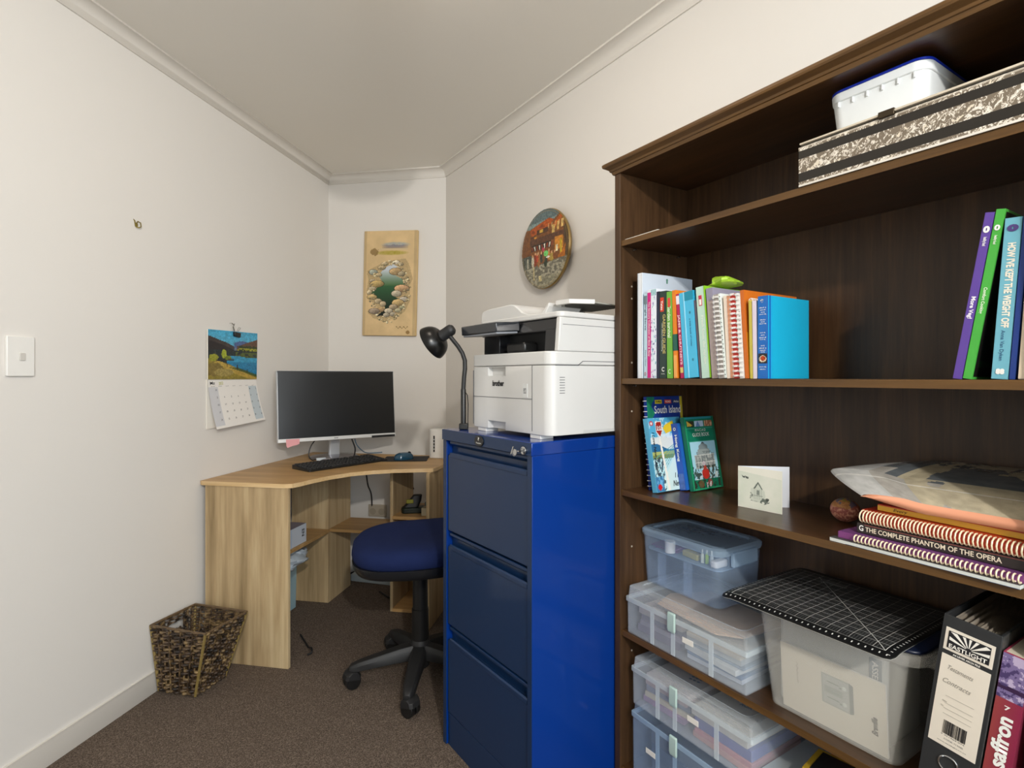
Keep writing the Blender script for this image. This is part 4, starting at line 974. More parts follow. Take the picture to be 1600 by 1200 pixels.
# right hand group on shelf two, leaning right at the top
GR = 'books leaning at the right of the second shelf'
def br(label, u, th, dp, h, col, lean, **k):
    z = Z2+.0002+th*math.sin(math.radians(lean)); kw = dict(group=GR); kw.update(k)
    return book(label, B, u, .022, z, th, dp, h, col, lean, **kw)
t = br('tall slim purple cookbook leaning right', .7868, .0122, .21, .270, '#5b3f96', 9.2)
spine_txt('More Veg!', t, .0122, .118, .036, .008, '#efe9f4', bold=.03); txt('0', t, (.0061, -.0012, .243), .0085, .011, m_white, bold=.06); txt('healthy food', t, (.0061, -.0012, .224), .014, .006, m_white, spin=-90, bold=.02)
t = br('tall slim bright green cookbook leaning right', .8005, .0118, .21, .272, '#45a83e', 9.2)
spine_txt('Comfort Cooking', t, .0118, .128, .042, .006, '#e8f4dc', bold=.02); txt('0', t, (.0059, -.0012, .243), .0075, .009, m_white, bold=.05); txt('healthy food', t, (.0059, -.0012, .224), .014, .005, m_white, spin=-90, bold=.02)
def darkcover(U, V):
    c = Cv(U, V, '#14100f'); n = fbm(U*9, V*14, 2); c.put((n > .58) & (V > .25) & (V < .75), '#3a2224', .8)
    c.ell(.42, .3, .24, .16, '#5a5436', .9); c.ell(.35, .25, .1, .1, '#6f6a48', .7); c.ell(.2, .72, .12, .06, '#1d6a72'); c.rect(.05, .5, .06, .10, '#22381f'); return c.c
paint('cover_photo', t, right(.004, .206, .004, .268, .0121), 50, 70, darkcover)
t = br('light blue diet paperback between green and navy books', .8372, .0205, .17, .252, '#6fb2c4', 4.0)
spine_txt("HOW I'VE KEPT THE WEIGHT OFF", t, .0205, .147, .132, .0105, '#f3ead8', bold=.04, xo=.001)
spine_txt('Anna Van Dyken', t, .0205, .053, .048, .0065, '#2c5a80', xo=-.001)
txt('0', t, (.0105, -.0012, .236), .014, .011, mat('ink_plum', '#4b3a78', .5), bold=.07); txt('88', t, (.0105, -.0012, .012), .011, .009, m_white, bold=.08)
br('navy hardback behind the light blue diet paperback', .8592, .0070, .18, .262, '#1a3a86', 4.0)
t = br('large cream-covered book at the right edge of the second shelf', .8702, .0120, .20, .285, '#e9dcc8', 3.3)
paint('cream_cover', t, front(.0, .0120, .001, .284, -.0012), 10, 40, lambda U, V: Cv(U, V, '#ead9c0').put(((U-.7)**2+((V-.1)*8)**2) < .05, '#8c8458').c)

# ------------------------------------------------------------------ top shelf
solo('paper_sheet', 'loose white paper sheets lying at the left of the top shelf', 'paper', B, .125, .085, Z1, G().prism([(-.095, -.076), (.10, -.055), (.11, .06), (-.08, .07)], 0, .0022).prism([(-.105, -.070), (.02, -.074), (.06, .02), (-.09, .04)], .0024, .0040), m_paper)
t = thing('marbled_file_box', 'long marbled grey file box with dark bands on the top shelf', 'file box', B, .534, .002, Z1)
def marble(U, V):
    c = Cv(U, V, '#75695a'); a = fbm(U*30, V*6, 3, 5); b_ = fbm(U*30+a*4, V*6+a*3, 7, 5); w_ = np.abs(b_-.5)
    c.put(w_ < .022, '#e3dccf'); c.put((w_ >= .022) & (w_ < .045), '#a89c8a'); c.put(fbm(U*70, V*12, 9) > .68, '#efe8dc', .8); c.put(b_ > .72, '#d8cdb9')
    c.rect(0, 1, .12, .34, '#2b2722'); c.rect(0, 1, .70, .90, '#2b2722'); c.put((V < .05), '#d9d3c8'); c.put(V > .965, '#d9d0c0', .6); return c.c
part('box_body', t, G().box(0, .360, 0, .265, 0, .080), mat('marble_side', '#7d705e', .5, var=.5, vscale=60), .001)
paint('marbled_front', t, front(.0005, .3595, .0, .080, -.0006), 560, 84, marble, .4)
part('lid_board', t, G().box(.004, .358, -.004, .268, .0835, .0875), mat('lid_cream', '#c9bda8', .5, var=.2, vscale=90), .0008)
part('lid_gap', t, G().box(.004, .358, .004, .262, .080, .0835), m_blackm)
part('clasp', t, G().box(.150, .176, -.006, .012, .078, .090), mat('clasp_bronze', '#3a2f1e', .4, .5), .001)
t = thing('food_tub', 'white plastic tub with blue lid standing on the marbled file box', 'plastic tub', B, .660, .135, Z1+.0880)
m_tub = mat('tub_white', '#dfe3e4', .35)
part('tub_body', t, G().rbox(-.078, .078, -.090, .090, 0, .072, .022, .006, 6), m_tub)
part('tub_skirt', t, G().rbox(-.0865, .0865, -.0985, .0985, .070, .0875, .027, .001, 6), m_tub, .002)
part('tub_lid', t, G().rbox(-.0875, .0875, -.0995, .0995, .0880, .0925, .028, 0, 6), mat('lid_blue', '#1030b0', .35), .001)
g = G()
for k in range(6): g.box(-.065+.026*k-.001, -.065+.026*k+.001, -.0985, -.094, .060, .070)
part('skirt_ribs', t, g, m_tub)

# ------------------------------------------------------------------ third shelf
def cover_book(label, u, v, th, dp, h, lean, col, fn, nx=80, ny=110, rot=0, **k):
    t = book(label, B, u, v, Z3+.0002, th, dp, h, col, lean, rot=rot, **k)
    paint('cover_picture', t, right(.0015, dp-.001, .001, h-.001, th+.0006), nx, ny, fn, .3, .5); return t
def atlas(U, V):
    c = Cv(U, V, '#1c3a8c'); c.put(U < .16+.04*np.sin(V*40), '#1d7a5c'); c.put(U > .93, '#c9b530'); c.put(V < .75, '#2b6a9a'); return c.noise(12, .15).c
LN = -10.5
t = cover_book('spiral bound road atlas with blue cover behind the travel books', .0640, .064, .010, .150, .264, -4.5, '#1c3a8c', atlas, name='road_atlas')
txt('South Island', t, (.0111, .085, .226), .110, .022, m_white, 'right', bold=.01)
for y, k, s_ in ((.048, '#d8c42a', 'KiwiMaps'), (.088, '#d8402a', 'ROAD'), (.122, '#3a4468', 'Atlas')):
    part('top_label', t, G().box(.0105, .0112, y-.014, y+.014, .243, .254), cm(k)); txt(s_, t, (.0116, y, .2485), .022, .006, m_ink if k == '#d8c42a' else m_white, 'right', bold=.02)
coilg = G()
for k in range(17): coilg.tube([(.005+.0058*math.cos(a), -.001+.0045*math.sin(a), .012+.015*k) for a in [2*PI*j/10 for j in range(10)]], .0011, 5, closed=True)
part('spiral_binding', t, coilg, m_wire)
def road(U, V):
    c = Cv(U, V, '#a9d3e4'); n = fbm(U*6, V*6, 3); c.put((V > .72) & (n > .5), '#3a9cc8', .8); c.put((V > .56) & (V < .74), '#e6e2dc', .8); c.put((V > .72) & (n < .42), '#dfeaf0', .8)
    c.put((V < .60+.05*np.sin(U*6+1)) & (V > .53), '#2c6a96'); c.put((V < .54) & (V > .48), '#a8b06a'); c.put((V < .49) & (V > .43), '#7d8a4a')
    c.put(V < .44, '#bfe0e6'); c.poly([(.05, .0), (.75, .52), (1, .48), (1, 0)], '#cfe6e4')
    for k in range(6): c.put(np.abs(V-(.08+.07*k+U*(.62-.07*k))) < .006, '#3f9aa6', .8)
    c.put((U < .3) & (V < .46) & (fbm(U*30, V*20, 5) > .5), '#2c3c4c', .8); c.put((U < .24) & (V < .2), '#3a8ccc', .6)
    c.poly([(.26, .72), (.31, .72), (.42, .0), (.35, .0)], '#ece8de')
    c.poly([(.2, .95), (.40, .96), (.41, .82), (.31, .72), (.20, .80)], '#f0ece6'); c.poly([(.22, .94), (.385, .945), (.39, .82), (.31, .74), (.215, .81)], '#a32a22')
    c.rect(.225, .385, .83, .89, '#f0ece6'); c.poly([(.43, .85), (.5, .90), (.78, .96), (.78, .82), (.5, .78)], '#e6c522')
    c.ell(.08, .93, .06, .035, '#b8404a'); c.ell(.08, .93, .035, .018, '#e8d8d8'); c.ell(.10, .06, .06, .04, '#c8202a'); return c.c
t = cover_book('book with a red 101 road sign and a white pole on the cover', .0960, .046, .017, .130, .205, LN, '#5aa8c8', road, name='travel_book')
txt('101', t, (.0182, .039, .177), .020, .013, mat('ink_sign', '#8f1c1c', .5), 'right', bold=.04)
txt('I love', t, (.0182, .098, .040), .040, .014, m_ink, 'right', -2, .01, .2); txt('New Z', t, (.0182, .092, .018), .050, .016, m_ink, 'right', -2, .02, .2)
txt('I Love New Zealand', t, (.0182, .014, .105), .12, .010, m_ink, 'right', -90, .02, .2)
t = book('thick blue city guide with its spine facing out beside the 101 book', B, .1145, .137, Z3+.0002, .022, .110, .188, '#1f63b8', LN, rot=0, name='travel_book')
part('bright_spine', t, G().box(.0, .0222, -.0010, .0, 0, .188), cm('#1d50b0')); txt('Hong Kong', t, (.011, -.0016, .118), .075, .011, m_white, spin=-90, bold=.03); txt('o', t, (.011, -.0016, .172), .009, .009, m_white, bold=.0)
part('city_photo', t, G().box(.002, .020, -.0014, 0, .002, .046), mat('city_photo_mix', '#4a6ab0', .4, var=.6, vscale=90))
def macao(U, V):
    c = Cv(U, V, '#0f7a5c'); n = fbm(U*25, V*30, 3); c.rect(.0, 1, .97, 1, '#2c8f9a')
    c.rect(.07, .30, .86, .95, '#3a3a2a'); c.poly([(.07, .95), (.27, .88), (.07, .87)], '#d8b24a'); c.rect(.33, .62, .86, .95, '#b9cfe4'); c.poly([(.36, .86), (.44, .95), (.52, .86)], '#6a8ab8'); c.rect(.66, .97, .86, .95, '#a0674a'); c.put((U > .66) & (V > .86) & (V < .95) & (n > .55), '#d8a884')
    c.rect(.03, .97, .835, .845, '#5ab09a', .7); c.rect(.03, .97, .655, .665, '#5ab09a', .7)
    c.rect(.08, .92, .14, .65, '#a9d8e8'); c.poly([(.5, .64), (.36, .60), (.34, .54), (.66, .54), (.64, .60)], '#7f8c8e'); c.rect(.3, .7, .47, .55, '#98a2a0'); c.poly([(.44, .63), (.5, .65), (.56, .63)], '#4d5458')
    c.rect(.18, .84, .28, .47, '#b0b4ae'); c.put((U > .18) & (U < .84) & (V > .2) & (V < .52) & (n > .55), '#6c7576', .7); c.put((np.abs(np.modf(U*11)[0]-.5) < .13) & (U > .18) & (U < .84) & (V > .3) & (V < .46), '#5c6668', .7)
    c.rect(.16, .86, .46, .475, '#e0e0d8', .8); c.rect(.16, .86, .36, .37, '#e6e6de', .8)
    c.put((V < .32) & (V > .14) & (n > .5) & (U > .08) & (U < .92), '#33423a', .85); c.put((V < .24) & (V > .14) & (n < .36), '#dcdcd4', .9)
    c.ell(.47, .21, .12, .075, '#c8352a'); c.ell(.47, .29, .05, .035, '#b24a3a'); c.ell(.45, .35, .06, .03, '#d8c8cc', .8)
    c.put((V < .13) & (n > .5), '#3a2a24', .8); c.ell(.28, .075, .09, .05, '#7d5a3a', .8); c.ell(.58, .08, .08, .05, '#b04a4a', .8); c.put((U > .45) & (U < .64) & (V < .1) & (n > .6), '#e8e0e0'); c.rect(.05, .95, 0, .02, '#2fa070')
    c.put(U > .93, '#0f6a4c'); c.put(U < .035, '#2a9a6c'); return c.c
t = cover_book('green guide book with a stone church ruin on the cover', .1400, .148, .012, .130, .207, LN, '#0e6a50', macao, name='travel_book')
txt('MACAO', t, (.0132, .064, .168), .045, .007, m_white, 'right', space=1.5); txt('GUIDE BOOK', t, (.0132, .064, .155), .072, .0105, m_white, 'right', bold=.0)
# greeting card
t = thing('greeting_card', 'standing folded card with a pale green stamped picture', 'card', B, .318, .110, Z3, 7)
def cardpic(U, V):
    c = Cv(U, V, '#dcdccb'); n = fbm(U*3, V*3, 4); n2 = fbm(U*45, V*45, 6); c.c = hx('#dedccf')*(1-n[:, None]*.7)+hx('#bac6b0')*n[:, None]*.7
    c.put((V > .9-.1*U), '#e9e4d6', .7)
    st = fbm(U*24+fbm(U*8, V*8, 2)*3, V*15, 8, 4)
    c.put(inpoly(U, V, [(.30, .2), (.30, .50), (.36, .52), (.40, .60), (.47, .68), (.54, .60), (.57, .50), (.62, .46), (.64, .34), (.62, .26), (.56, .18), (.4, .17)]), '#b7beb0', .55)
    c.put(inpoly(U, V, [(.36, .50), (.47, .68), (.58, .50), (.55, .50), (.47, .63), (.40, .50)]), '#4c544e', .85)
    for x in (.38, .42, .46, .50, .54): c.rect(x, x+.008, .24, .50, '#5c645c', .6)
    c.rect(.44, .50, .36, .47, '#555d57', .6); c.rect(.36, .58, .33, .342, '#5c645c', .6)
    c.put(inpoly(U, V, [(.28, .19), (.29, .42), (.34, .36), (.40, .24), (.47, .19)]) & (st > .45), '#414942', .8)
    c.put(inpoly(U, V, [(.50, .18), (.58, .30), (.66, .27), (.72, .30), (.73, .20), (.62, .14)]) & (st > .47), '#4a524b', .8)
    c.put((((U-.68)/.04)**2+((V-.27)/.04)**2 < 1) & (st > .35), '#3f4640', .8)
    c.poly([(.08, .80), (.13, .77), (.165, .785), (.16, .73), (.11, .74)], '#3f4540', .9); c.poly([(.165, .785), (.25, .765), (.24, .715), (.18, .73)], '#4a504a', .9); return c.c
part('front_flap', t, G().box(0, .108, -.0006, 0, 0, .100), mat('card_cream', '#e6e2d2', .6)); paint('stamped_picture', t, front(.001, .107, .001, .099, -.0010), 150, 140, cardpic, .6)
part('back_flap', t, G(Matrix.Rotation(math.radians(42), 4, 'Z')).box(.0004, .120, .0004, .0010, 0, .100), mat('card_white', '#dfe3ea', .6))
# decorated egg / bauble
t = thing('decorated_ball', 'small beaded pink and purple ornament behind the book pile', 'ornament', B, .537, .180, Z3+.0262)
def eggP(u, v):
    a = 2*PI*u; b_ = PI*(v-.5); return (.030*math.cos(b_)*math.cos(a), .026*math.cos(b_)*math.sin(a), .026*math.sin(b_))
def eggC(U, V):
    n = fbm(U*40, V*22, 2); n2 = fbm(U*7, V*5, 9); c = Cv(U, V, '#a05a50'); c.put(n > .5, '#c98a72'); c.put(n > .66, '#dca88c'); m_ = V > .62+.2*(n2-.5); c.put(m_, '#b3843c', .6); c.put(m_ & (n2 > .5), '#56587a', .8); c.put((V > .8) & (n > .55), '#7f8a3a', .8); return c.c
paint('ball', t, eggP, 90, 50, eggC, .5)
# pile of books lying flat
ZP = Z3+.0002
t = thing('magazine', 'grey and white magazine at the very bottom of the pile', 'magazine', B, .592, .010, ZP, -3)
part('magazine_body', t, G().prism([(0, 0), (.288, 0), (.288, .225), (0, .225)], 0, .0062), mat('mag_white', '#cfd2cc', .5)); part('magazine_cover', t, G().box(0, .288, 0, .225, .0063, .0070), cm('#4b4a48')); part('blue_back', t, G().box(.03, .288, .0, .2, 0, 0.0008), cm('#2a4f86'))
def flat(label, u, v, z, w, d, h, col, rot=0, name='book', board=.0016):
    t = thing(name, label, 'book', B, u, v, z, rot)
    g = G(); g.box(0, w, 0, d, 0, board); g.box(0, w, 0, d, h-board, h); g.box(0, w, -.0002, board, board*.5, h-board*.5)
    part('cover', t, g, cm(col)); part('pages', t, G().box(.002, w-.002, board, d-.003, board, h-board), m_pages); return t
def comb(t, x0, x1, z0, z1, n, mtl, name='comb_binding'):
    g = G(); r = (z1-z0)/2
    for k in range(n):
        x = x0+(x1-x0)*k/(n-1)
        g.tube([(x, -.003+r*1.1*math.cos(a), (z0+z1)/2+r*math.sin(a)) for a in [2*PI*j/10 for j in range(10)]], .0014, 5, closed=True)
    return part(name, t, g, mtl)
m_comb = mat('cream_comb', '#e6d6b4', .35)
t = flat('purple booklet with a long cream comb binding in the pile', .603, .020, ZP+.0076, .278, .22, .0120, '#7c3c78', -3); comb(t, .035, .275, .0002, .0128, 37, m_comb)
part('violet_cover', t, G().box(.001, .277, .003, .215, .0121, .0126), mat('violet_print', '#6e3f74', .4, var=.4, vscale=12))
t = flat('black hardback with gold lettering on its spine in the pile', .630, .036, ZP+.0215, .254, .215, .0185, '#2b2422', -3)
txt('THE COMPLETE PHANTOM OF THE OPERA', t, (.118, -.0008, .0088), .205, .0088, mat('ink_gold', '#e9dcc4', .5), bold=.015); txt('G', t, (.008, -.0008, .0095), .008, .011, m_white, bold=.02)
part('red_line', t, G().box(.014, .254, -.0006, 0, .0160, .0168), cm('#a05048'))
t = flat('thick red spiral recipe book near the top of the pile', .634, .046, ZP+.0412, .248, .20, .0235, '#b8381c', -4); comb(t, .004, .244, .0005, .0230, 40, m_comb, 'spiral_binding')
t = flat('red paperback with a yellow spine on top of the pile', .655, .062, ZP+.0653, .226, .185, .0118, '#c93a16', -5)
part('yellow_spine', t, G().box(0, .226, -.0008, 0, 0.0006, .0100), cm('#e8b836')); txt('Every', t, (.040, -.0013, .0052), .024, .007, m_ink, bold=.0, shear=.3)
part('green_patch', t, G().box(.11, .20, .02, .10, .0119, .0122), cm('#1e6a2c')); part('dark_photo', t, G().box(.07, .11, .03, .13, .0119, .0122), cm('#3a3438'))
# plastic pouch
def pz(u, v): return .030*math.sin(PI*min(1, max(0, v)))**.6
t = thing('plastic_pouch', 'puffy clear plastic pouch with grey world map atop the pile', 'pouch', B, .505, .028, ZP+.0778, 0)
def pouch_pt(u, v, k):
    # outline on the shelf: a left tip, the front edge to its right, the back edge starting further right and higher
    xl = .040+.095*(max(0, .30-v)/.30)**1.2+.067*(max(0, v-.30)/.70)**1.1; x = xl+(.383-xl)*u; y = .004+.240*v
    e = min(1, u*3.5)**.55; tip = .026*(1-min(1, u*2.5))*(1-min(1, abs(v-.30)*1.6))
    base = .050*v+tip+.002
    return (x, y, base+((.018+.014*math.sin(PI*min(1, v))**.8)*e if k > 0 else 0))
def mapc(U, V):
    c = Cv(U, V, '#aaa59d'); n = fbm(U*8, V*6, 4); n2 = fbm(U*3.2+1, V*2.6, 12)
    c.put((U > .20+.1*(V < .45)) & (V > .30), '#5f6468'); c.put((U > .36) & (V > .30) & (fbm(U*5.2, V*4.0, 21) > .57), '#b3a88e'); c.put((U > .40) & (V < .36) & (fbm(U*4, V*3, 5) > .50), '#bdb196', .9)
    c.put((U < .1) & (np.abs(V-.8) < .02) & (np.abs(U-.09) < .008), '#45494d'); c.put((U < .22), '#c7cacc', .5); c.put(np.abs(V-.22) < .006, '#d9d6cf', .7); return c.noise(20, .12).c
def pouchmat():
    m = painted(.22, .6); return m
paint('printed_top', t, lambda u, v: pouch_pt(u, v, 1), 110, 70, mapc, .22, .6)
lo = []
for i in range(25): lo.append([pouch_pt(i/24, j/12, -1) for j in range(13)])
part('pouch_underside', t, G().loft(lo, False, False, closed=False), mat('salmon_film', '#dd8058', .35, var=.15, vscale=9), smooth=60)
g = G(); lo = []
for i in range(25):
    p, q = Vector(pouch_pt(i/24, 0, 1)), Vector(pouch_pt(i/24, 0, -1)); lo.append([tuple(q+Vector((0, 0, 0))), tuple(q*.7+p*.3+Vector((0, -.006, 0))), tuple(q*.3+p*.7+Vector((0, -.006, 0))), tuple(p)])
part('pouch_front_seam', t, G().loft(lo, False, False, closed=False), mat('seam_film', '#e09a78', .3), smooth=60)

# ------------------------------------------------------------------ clear plastic storage
m_clr = clear('clear_plastic', '#e3ebf0', .17, .22)
m_clb = clear('bluish_clear_plastic', '#b9d0ea', .17, .2)
m_rim = clear('clear_rim', '#dfe8ea', .42, .25)
m_rimb = clear('bluish_rim', '#b5cfe6', .45, .22)
m_mint = mat('mint_latch', '#b5ccc4', .35)
def shell(x0, x1, y0, y1, z0, z1, r, t_, w=.0018):
    g = G(); o0 = rrect(x0, x1, y0, y1, r, z0); o1 = rrect(x0-t_, x1+t_, y0-t_, y1+t_, r, z1)
    i1 = rrect(x0-t_+w, x1+t_-w, y0-t_+w, y1+t_-w, max(r-w, .0005), z1); i0 = rrect(x0+w, x1-w, y0+w, y1-w, max(r-w, .0005), z0+w)
    return g.loft([o0, o1, i1, i0])
def scrap_case(label, u0, u1, v0, v1, z0, z1, lid, lx, sticker, group, mt=m_clr, rm=m_rim):
    t = thing('storage_case', label, 'storage box', B, u0, v0, z0, 0, group=group); w, d, h = u1-u0, v1-v0, z1-z0
    zl = h-lid
    part('case_tray', t, shell(0, w, 0, d, 0, zl, .004, .001), mt)
    g = G(); g.loft([rrect(-.004, w+.004, -.004, d+.004, .005, zl-.006), rrect(-.004, w+.004, -.004, d+.004, .005, zl+.006), rrect(0, w, 0, d, .005, zl+.006), rrect(0, w, 0, d, .005, zl-.006)], False, False)
    part('case_rim', t, g, rm)
    lo = [rrect(0, w, 0, d, .006, zl+.003), rrect(.002, w-.002, .002, d-.002, .008, h-.003), rrect(.006, w-.006, .006, d-.006, .008, h), rrect(.022, w-.022, .022, d-.022, .02, h), rrect(.024, w-.024, .024, d-.024, .02, h-.004)]
    part('case_lid', t, G().loft(lo, False, True), clear('lid_plastic', '#e3ebf0', .30, .2) if mt is m_clr else mt)
    for x in (w*.25, w*.75, lx): part('front_rib', t, G().box(x-.006, x+.006, -.0022, 0, .002, zl-.004), rm)
    part('latch', t, G().prism([(-.004, zl+.020), (-.010, zl+.018), (-.011, zl-.022), (-.008, zl-.032), (-.004, zl-.026)], lx-.012, lx+.012, 'x'), m_mint, .002)
    if sticker: part('sticker', t, G().box(sticker, sticker+.034, -.0016, -.0004, zl*.5+.002, zl*.5+.016), m_paper, .0005)
    return t
GC = 'clear lidded craft cases'
scrap_case('wide clear craft case with mint latch under the bluish box', .033, .408, .012, .272, Z4, .602, .038, .165, .195, GC)
scrap_case('clear craft case with purple papers just below the fourth shelf', .052, .420, .014, .274, .2785, .4080, .034, .150, .190, GC)
scrap_case('deep clear craft case at the foot of the stack', .052, .420, .014, .274, Z5, .2780, .030, .150, .050, GC, m_clb, m_rimb)
def sheets(label, name, u, v, z, w, d, hs, cols, rot=0, cat='papers', group=None):
    """a pile of paper or fabric lying in a case: one thing with a mesh per coloured layer"""
    t = thing(name, label, cat, B, u, v, z, rot, group=group); q = 0; rr = random.Random(len(label))
    for h, c in zip(hs, cols):
        a = rr.uniform(-.010, .010); b_ = rr.uniform(0, .008)
        part('layer', t, G(Matrix.Rotation(math.radians(rr.uniform(-3, 3)), 4, 'Z')).box(a, w+a, b_, d+b_, q, q+h-.0006), mat('sheet_'+c.strip('#'), c, .6, var=.15, vscale=30), .0006); q += h
    return t
sheets('pile of mauve papers in the left half of the wide clear case', 'paper_pile', .050, .035, Z4+.0025, .150, .20, (.02, .014, .018, .020), ('#6f6478', '#8c8290', '#77707f', '#a79c96'), 2)
sheets('pile of white and grey cards in the right half of the wide case', 'paper_pile', .225, .032, Z4+.0025, .155, .20, (.012, .008, .014, .006, .016, .010, .012), ('#b9bec6', '#5f7896', '#c9cac6', '#8694a0', '#b3b6b4', '#cfc4b2', '#a8a49c'), -1)
solo('craft_sheet', 'peach craft paper spread under the lid of the wide case', 'paper', B, .110, .05, .5650, G().prism([(0, 0), (.20, -.012), (.25, .03), (.26, .18), (.02, .19), (-.03, .08)], 0, .003), mat('peach_sheet', '#c9a98c', .6, var=.2, vscale=14), rot=-2)
sheets('stack of cream and lilac papers in the case below the fourth shelf', 'paper_pile', .072, .04, .2815, .140, .20, (.016, .014, .02, .018, .016), ('#9c7a9c', '#cfc2a6', '#7c8296', '#b39e9c', '#c5bcb8'), 3)
t = sheets('purple and white packet lying in the case below the fourth shelf', 'paper_packet', .240, .032, .2815, .160, .20, (.014, .012, .026, .022), ('#c08a84', '#b7737a', '#3f4794', '#cdc7bc'), -2)
sheets('dark folded fabric inside the deep clear case', 'fabric_pile', .09, .05, Z5+.0025, .26, .19, (.05, .04, .035), ('#4a5468', '#39455c', '#555a66'), 2, 'fabric')
for k, (x, y, s_) in enumerate(((.28, .07, 'oz'), (.315, .06, 'XOX'), (.175, .05, ':::'))):
    txt(s_, bpy.data.objects['storage_case.001'], (x, y, .1298), .030, .020, mat('print_blue', '#6a7c94', .5), 'top', 10, .02)
# bluish latch box on top of the wide case
t = thing('clear_box', 'bluish clear box with a thick rounded lid on the wide case', 'storage box', B, .022, .075, .6025, 0)
part('box_tray', t, shell(.006, .262, .006, .178, 0, .135, .022, .006, .002), m_clb)
part('tray_insert', t, G().rbox(.010, .258, .010, .174, .092, .0945, .02), m_rimb)
part('box_lid', t, G().loft([rrect(-.004, .272, -.004, .188, .028, .134), rrect(-.006, .274, -.006, .190, .030, .140), rrect(-.006, .274, -.006, .190, .030, .148), rrect(.0, .268, .0, .184, .028, .153), rrect(.018, .250, .018, .166, .02, .153), rrect(.022, .246, .022, .162, .02, .149)], False, True), m_rimb)
part('lid_clip', t, G().box(.270, .281, .04, .14, .105, .142), m_rimb, .003)
for x in (.075, .165): part('front_flute', t, G().prism([(x-.014, .0052), (x+.014, .0052), (x+.010, .012), (x-.010, .012)], .006, .09), m_clb)
sheets('small pile of purple cards at the left in the bluish box', 'card_pile', .045, .095, .6990, .075, .09, (.003, .003, .003), ('#7a3f78', '#a06aa0', '#6e3a70'), 6)
t = thing('glue_pot', 'white round pot at the left in the bluish box', 'pot', B, .110, .100, .6990); part('pot', t, G().lathe([(.001, 0), (.014, 0), (.014, .026), (.001, .026)], 24), m_whitep); part('pot_lid', t, G().lathe([(.0145, .0262), (.0145, .032), (.001, .032)], 24), m_whitep)
solo('yellow_tape', 'yellow craft tape lying in the bluish box', 'tape', B, .175, .115, .6990, G().box(-.028, .028, -.012, .012, 0, .016), mat('tape_yellow', '#b8a948', .5), rot=-8, bevel=.003)
for k, (x, c) in enumerate(((.215, '#d2d8c8'), (.226, '#9cc03a'), (.238, '#c8d4d8'))):
    t = thing('glitter_bottle', ('cream', 'lime green', 'pale blue')[k]+' craft bottle standing in the bluish box', 'bottle', B, x, .105+.004*k, .6990, group='craft bottles in the bluish box')
    part('bottle', t, G().lathe([(.001, 0), (.0046, 0), (.0046, .022), (.002, .028), (.001, .028)], 14), mat('bottle_'+c.strip('#'), c, .3)); part('cap', t, G().lathe([(.0022, .0282), (.0014, .036), (.001, .036)], 12), m_whitep)
solo('white_soap', 'white rounded block at the right in the bluish box', 'block', B, .258, .11, .6990, G().rbox(-.010, .012, -.02, .03, 0, .018, .008), m_whitep, bevel=.004)

# large frosted tub with navy lid
m_fro = clear('frosted_plastic', '#f4f0e4', .22, .35)
t = thing('storage_tub', 'large frosted plastic tub with navy lid under the cutting mat', 'storage box', B, .425, .012, Z4)
part('tub_shell', t, shell(.018, .272, .030, .240, 0, .222, .022, .020, .0025), m_fro)
g = G(); g.loft([rrect(-.003, .300, .008, .262, .03, .200), rrect(-.006, .318, .004, .264, .03, .206), rrect(-.006, .322, .004, .264, .03, .226), rrect(.0, .292, .012, .258, .028, .228)], False, False)
part('tub_rim', t, g, m_fro, smooth=60)
part('tub_handle', t, G().rbox(.293, .336, .05, .21, .196, .224, .016), m_fro, .006)
part('tub_lid', t, G().loft([rrect(-.004, .318, .006, .262, .03, .2285), rrect(-.004, .318, .006, .262, .03, .2345), rrect(.02, .30, .03, .24, .03, .2365)], True, True), mat('lid_navy', '#131d36', .35), .002)
t = thing('instruction_booklet', 'cream appliance booklet standing inside the frosted tub', 'booklet', B, .4750, .0465, Z4+.006, pitch=5.0)
def booklet(U, V):
    c = Cv(U, V, '#dcd3c0'); c.poly([(.42, .36), (.68, .36), (.68, .80), (.42, .80)], '#a9aca2'); c.poly([(.68, .36), (.72, .38), (.72, .78), (.68, .80)], '#7e837f')
    c.rect(.44, .67, .38, .78, '#b4b7ad'); c.rect(.47, .585, .685, .70, '#6c716c'); c.rect(.47, .585, .455, .47, '#6c716c'); c.rect(.445, .62, .53, .63, '#a2a69c')
    for y in (.69, .46): c.ell(.635, y, .02, .03, '#d8d8cf'); c.ell(.60, y-.02, .008, .014, '#82867f')
    c.put((np.abs(U-.172-.006*np.sin(V*95)) < .006) & (V > .46) & (V < .78), '#a59f92', .6); c.rect(.205, .210, .44, .78, '#b9b3a6', .8); return c.c
part('booklet_pages', t, G().box(0, .205, 0, .004, 0, .142), m_paper); paint('booklet_cover', t, front(.0, .205, 0, .142, -.0006), 110, 100, booklet, .5)
txt('Breville', t, (.184, -.0011, .052), .036, .011, mat('ink_brown', '#2e2a24', .5), spin=90, bold=.04, shear=.3)
t = thing('packed_papers', 'white packing sheet filling the frosted tub behind the booklet', 'papers', B, .455, .062, Z4+.004); part('sheet', t, G().box(0, .215, .0, .15, 0, .185), mat('packing_white', '#c9cac3', .6, var=.08, vscale=10), .01)
part('grey_label', t, G().box(.185, .207, -.0012, 0, .09, .172), cm('#72838f')); txt('ASSEMBLY', t, (.196, -.0018, .131), .072, .011, m_white, spin=-90, bold=.02)

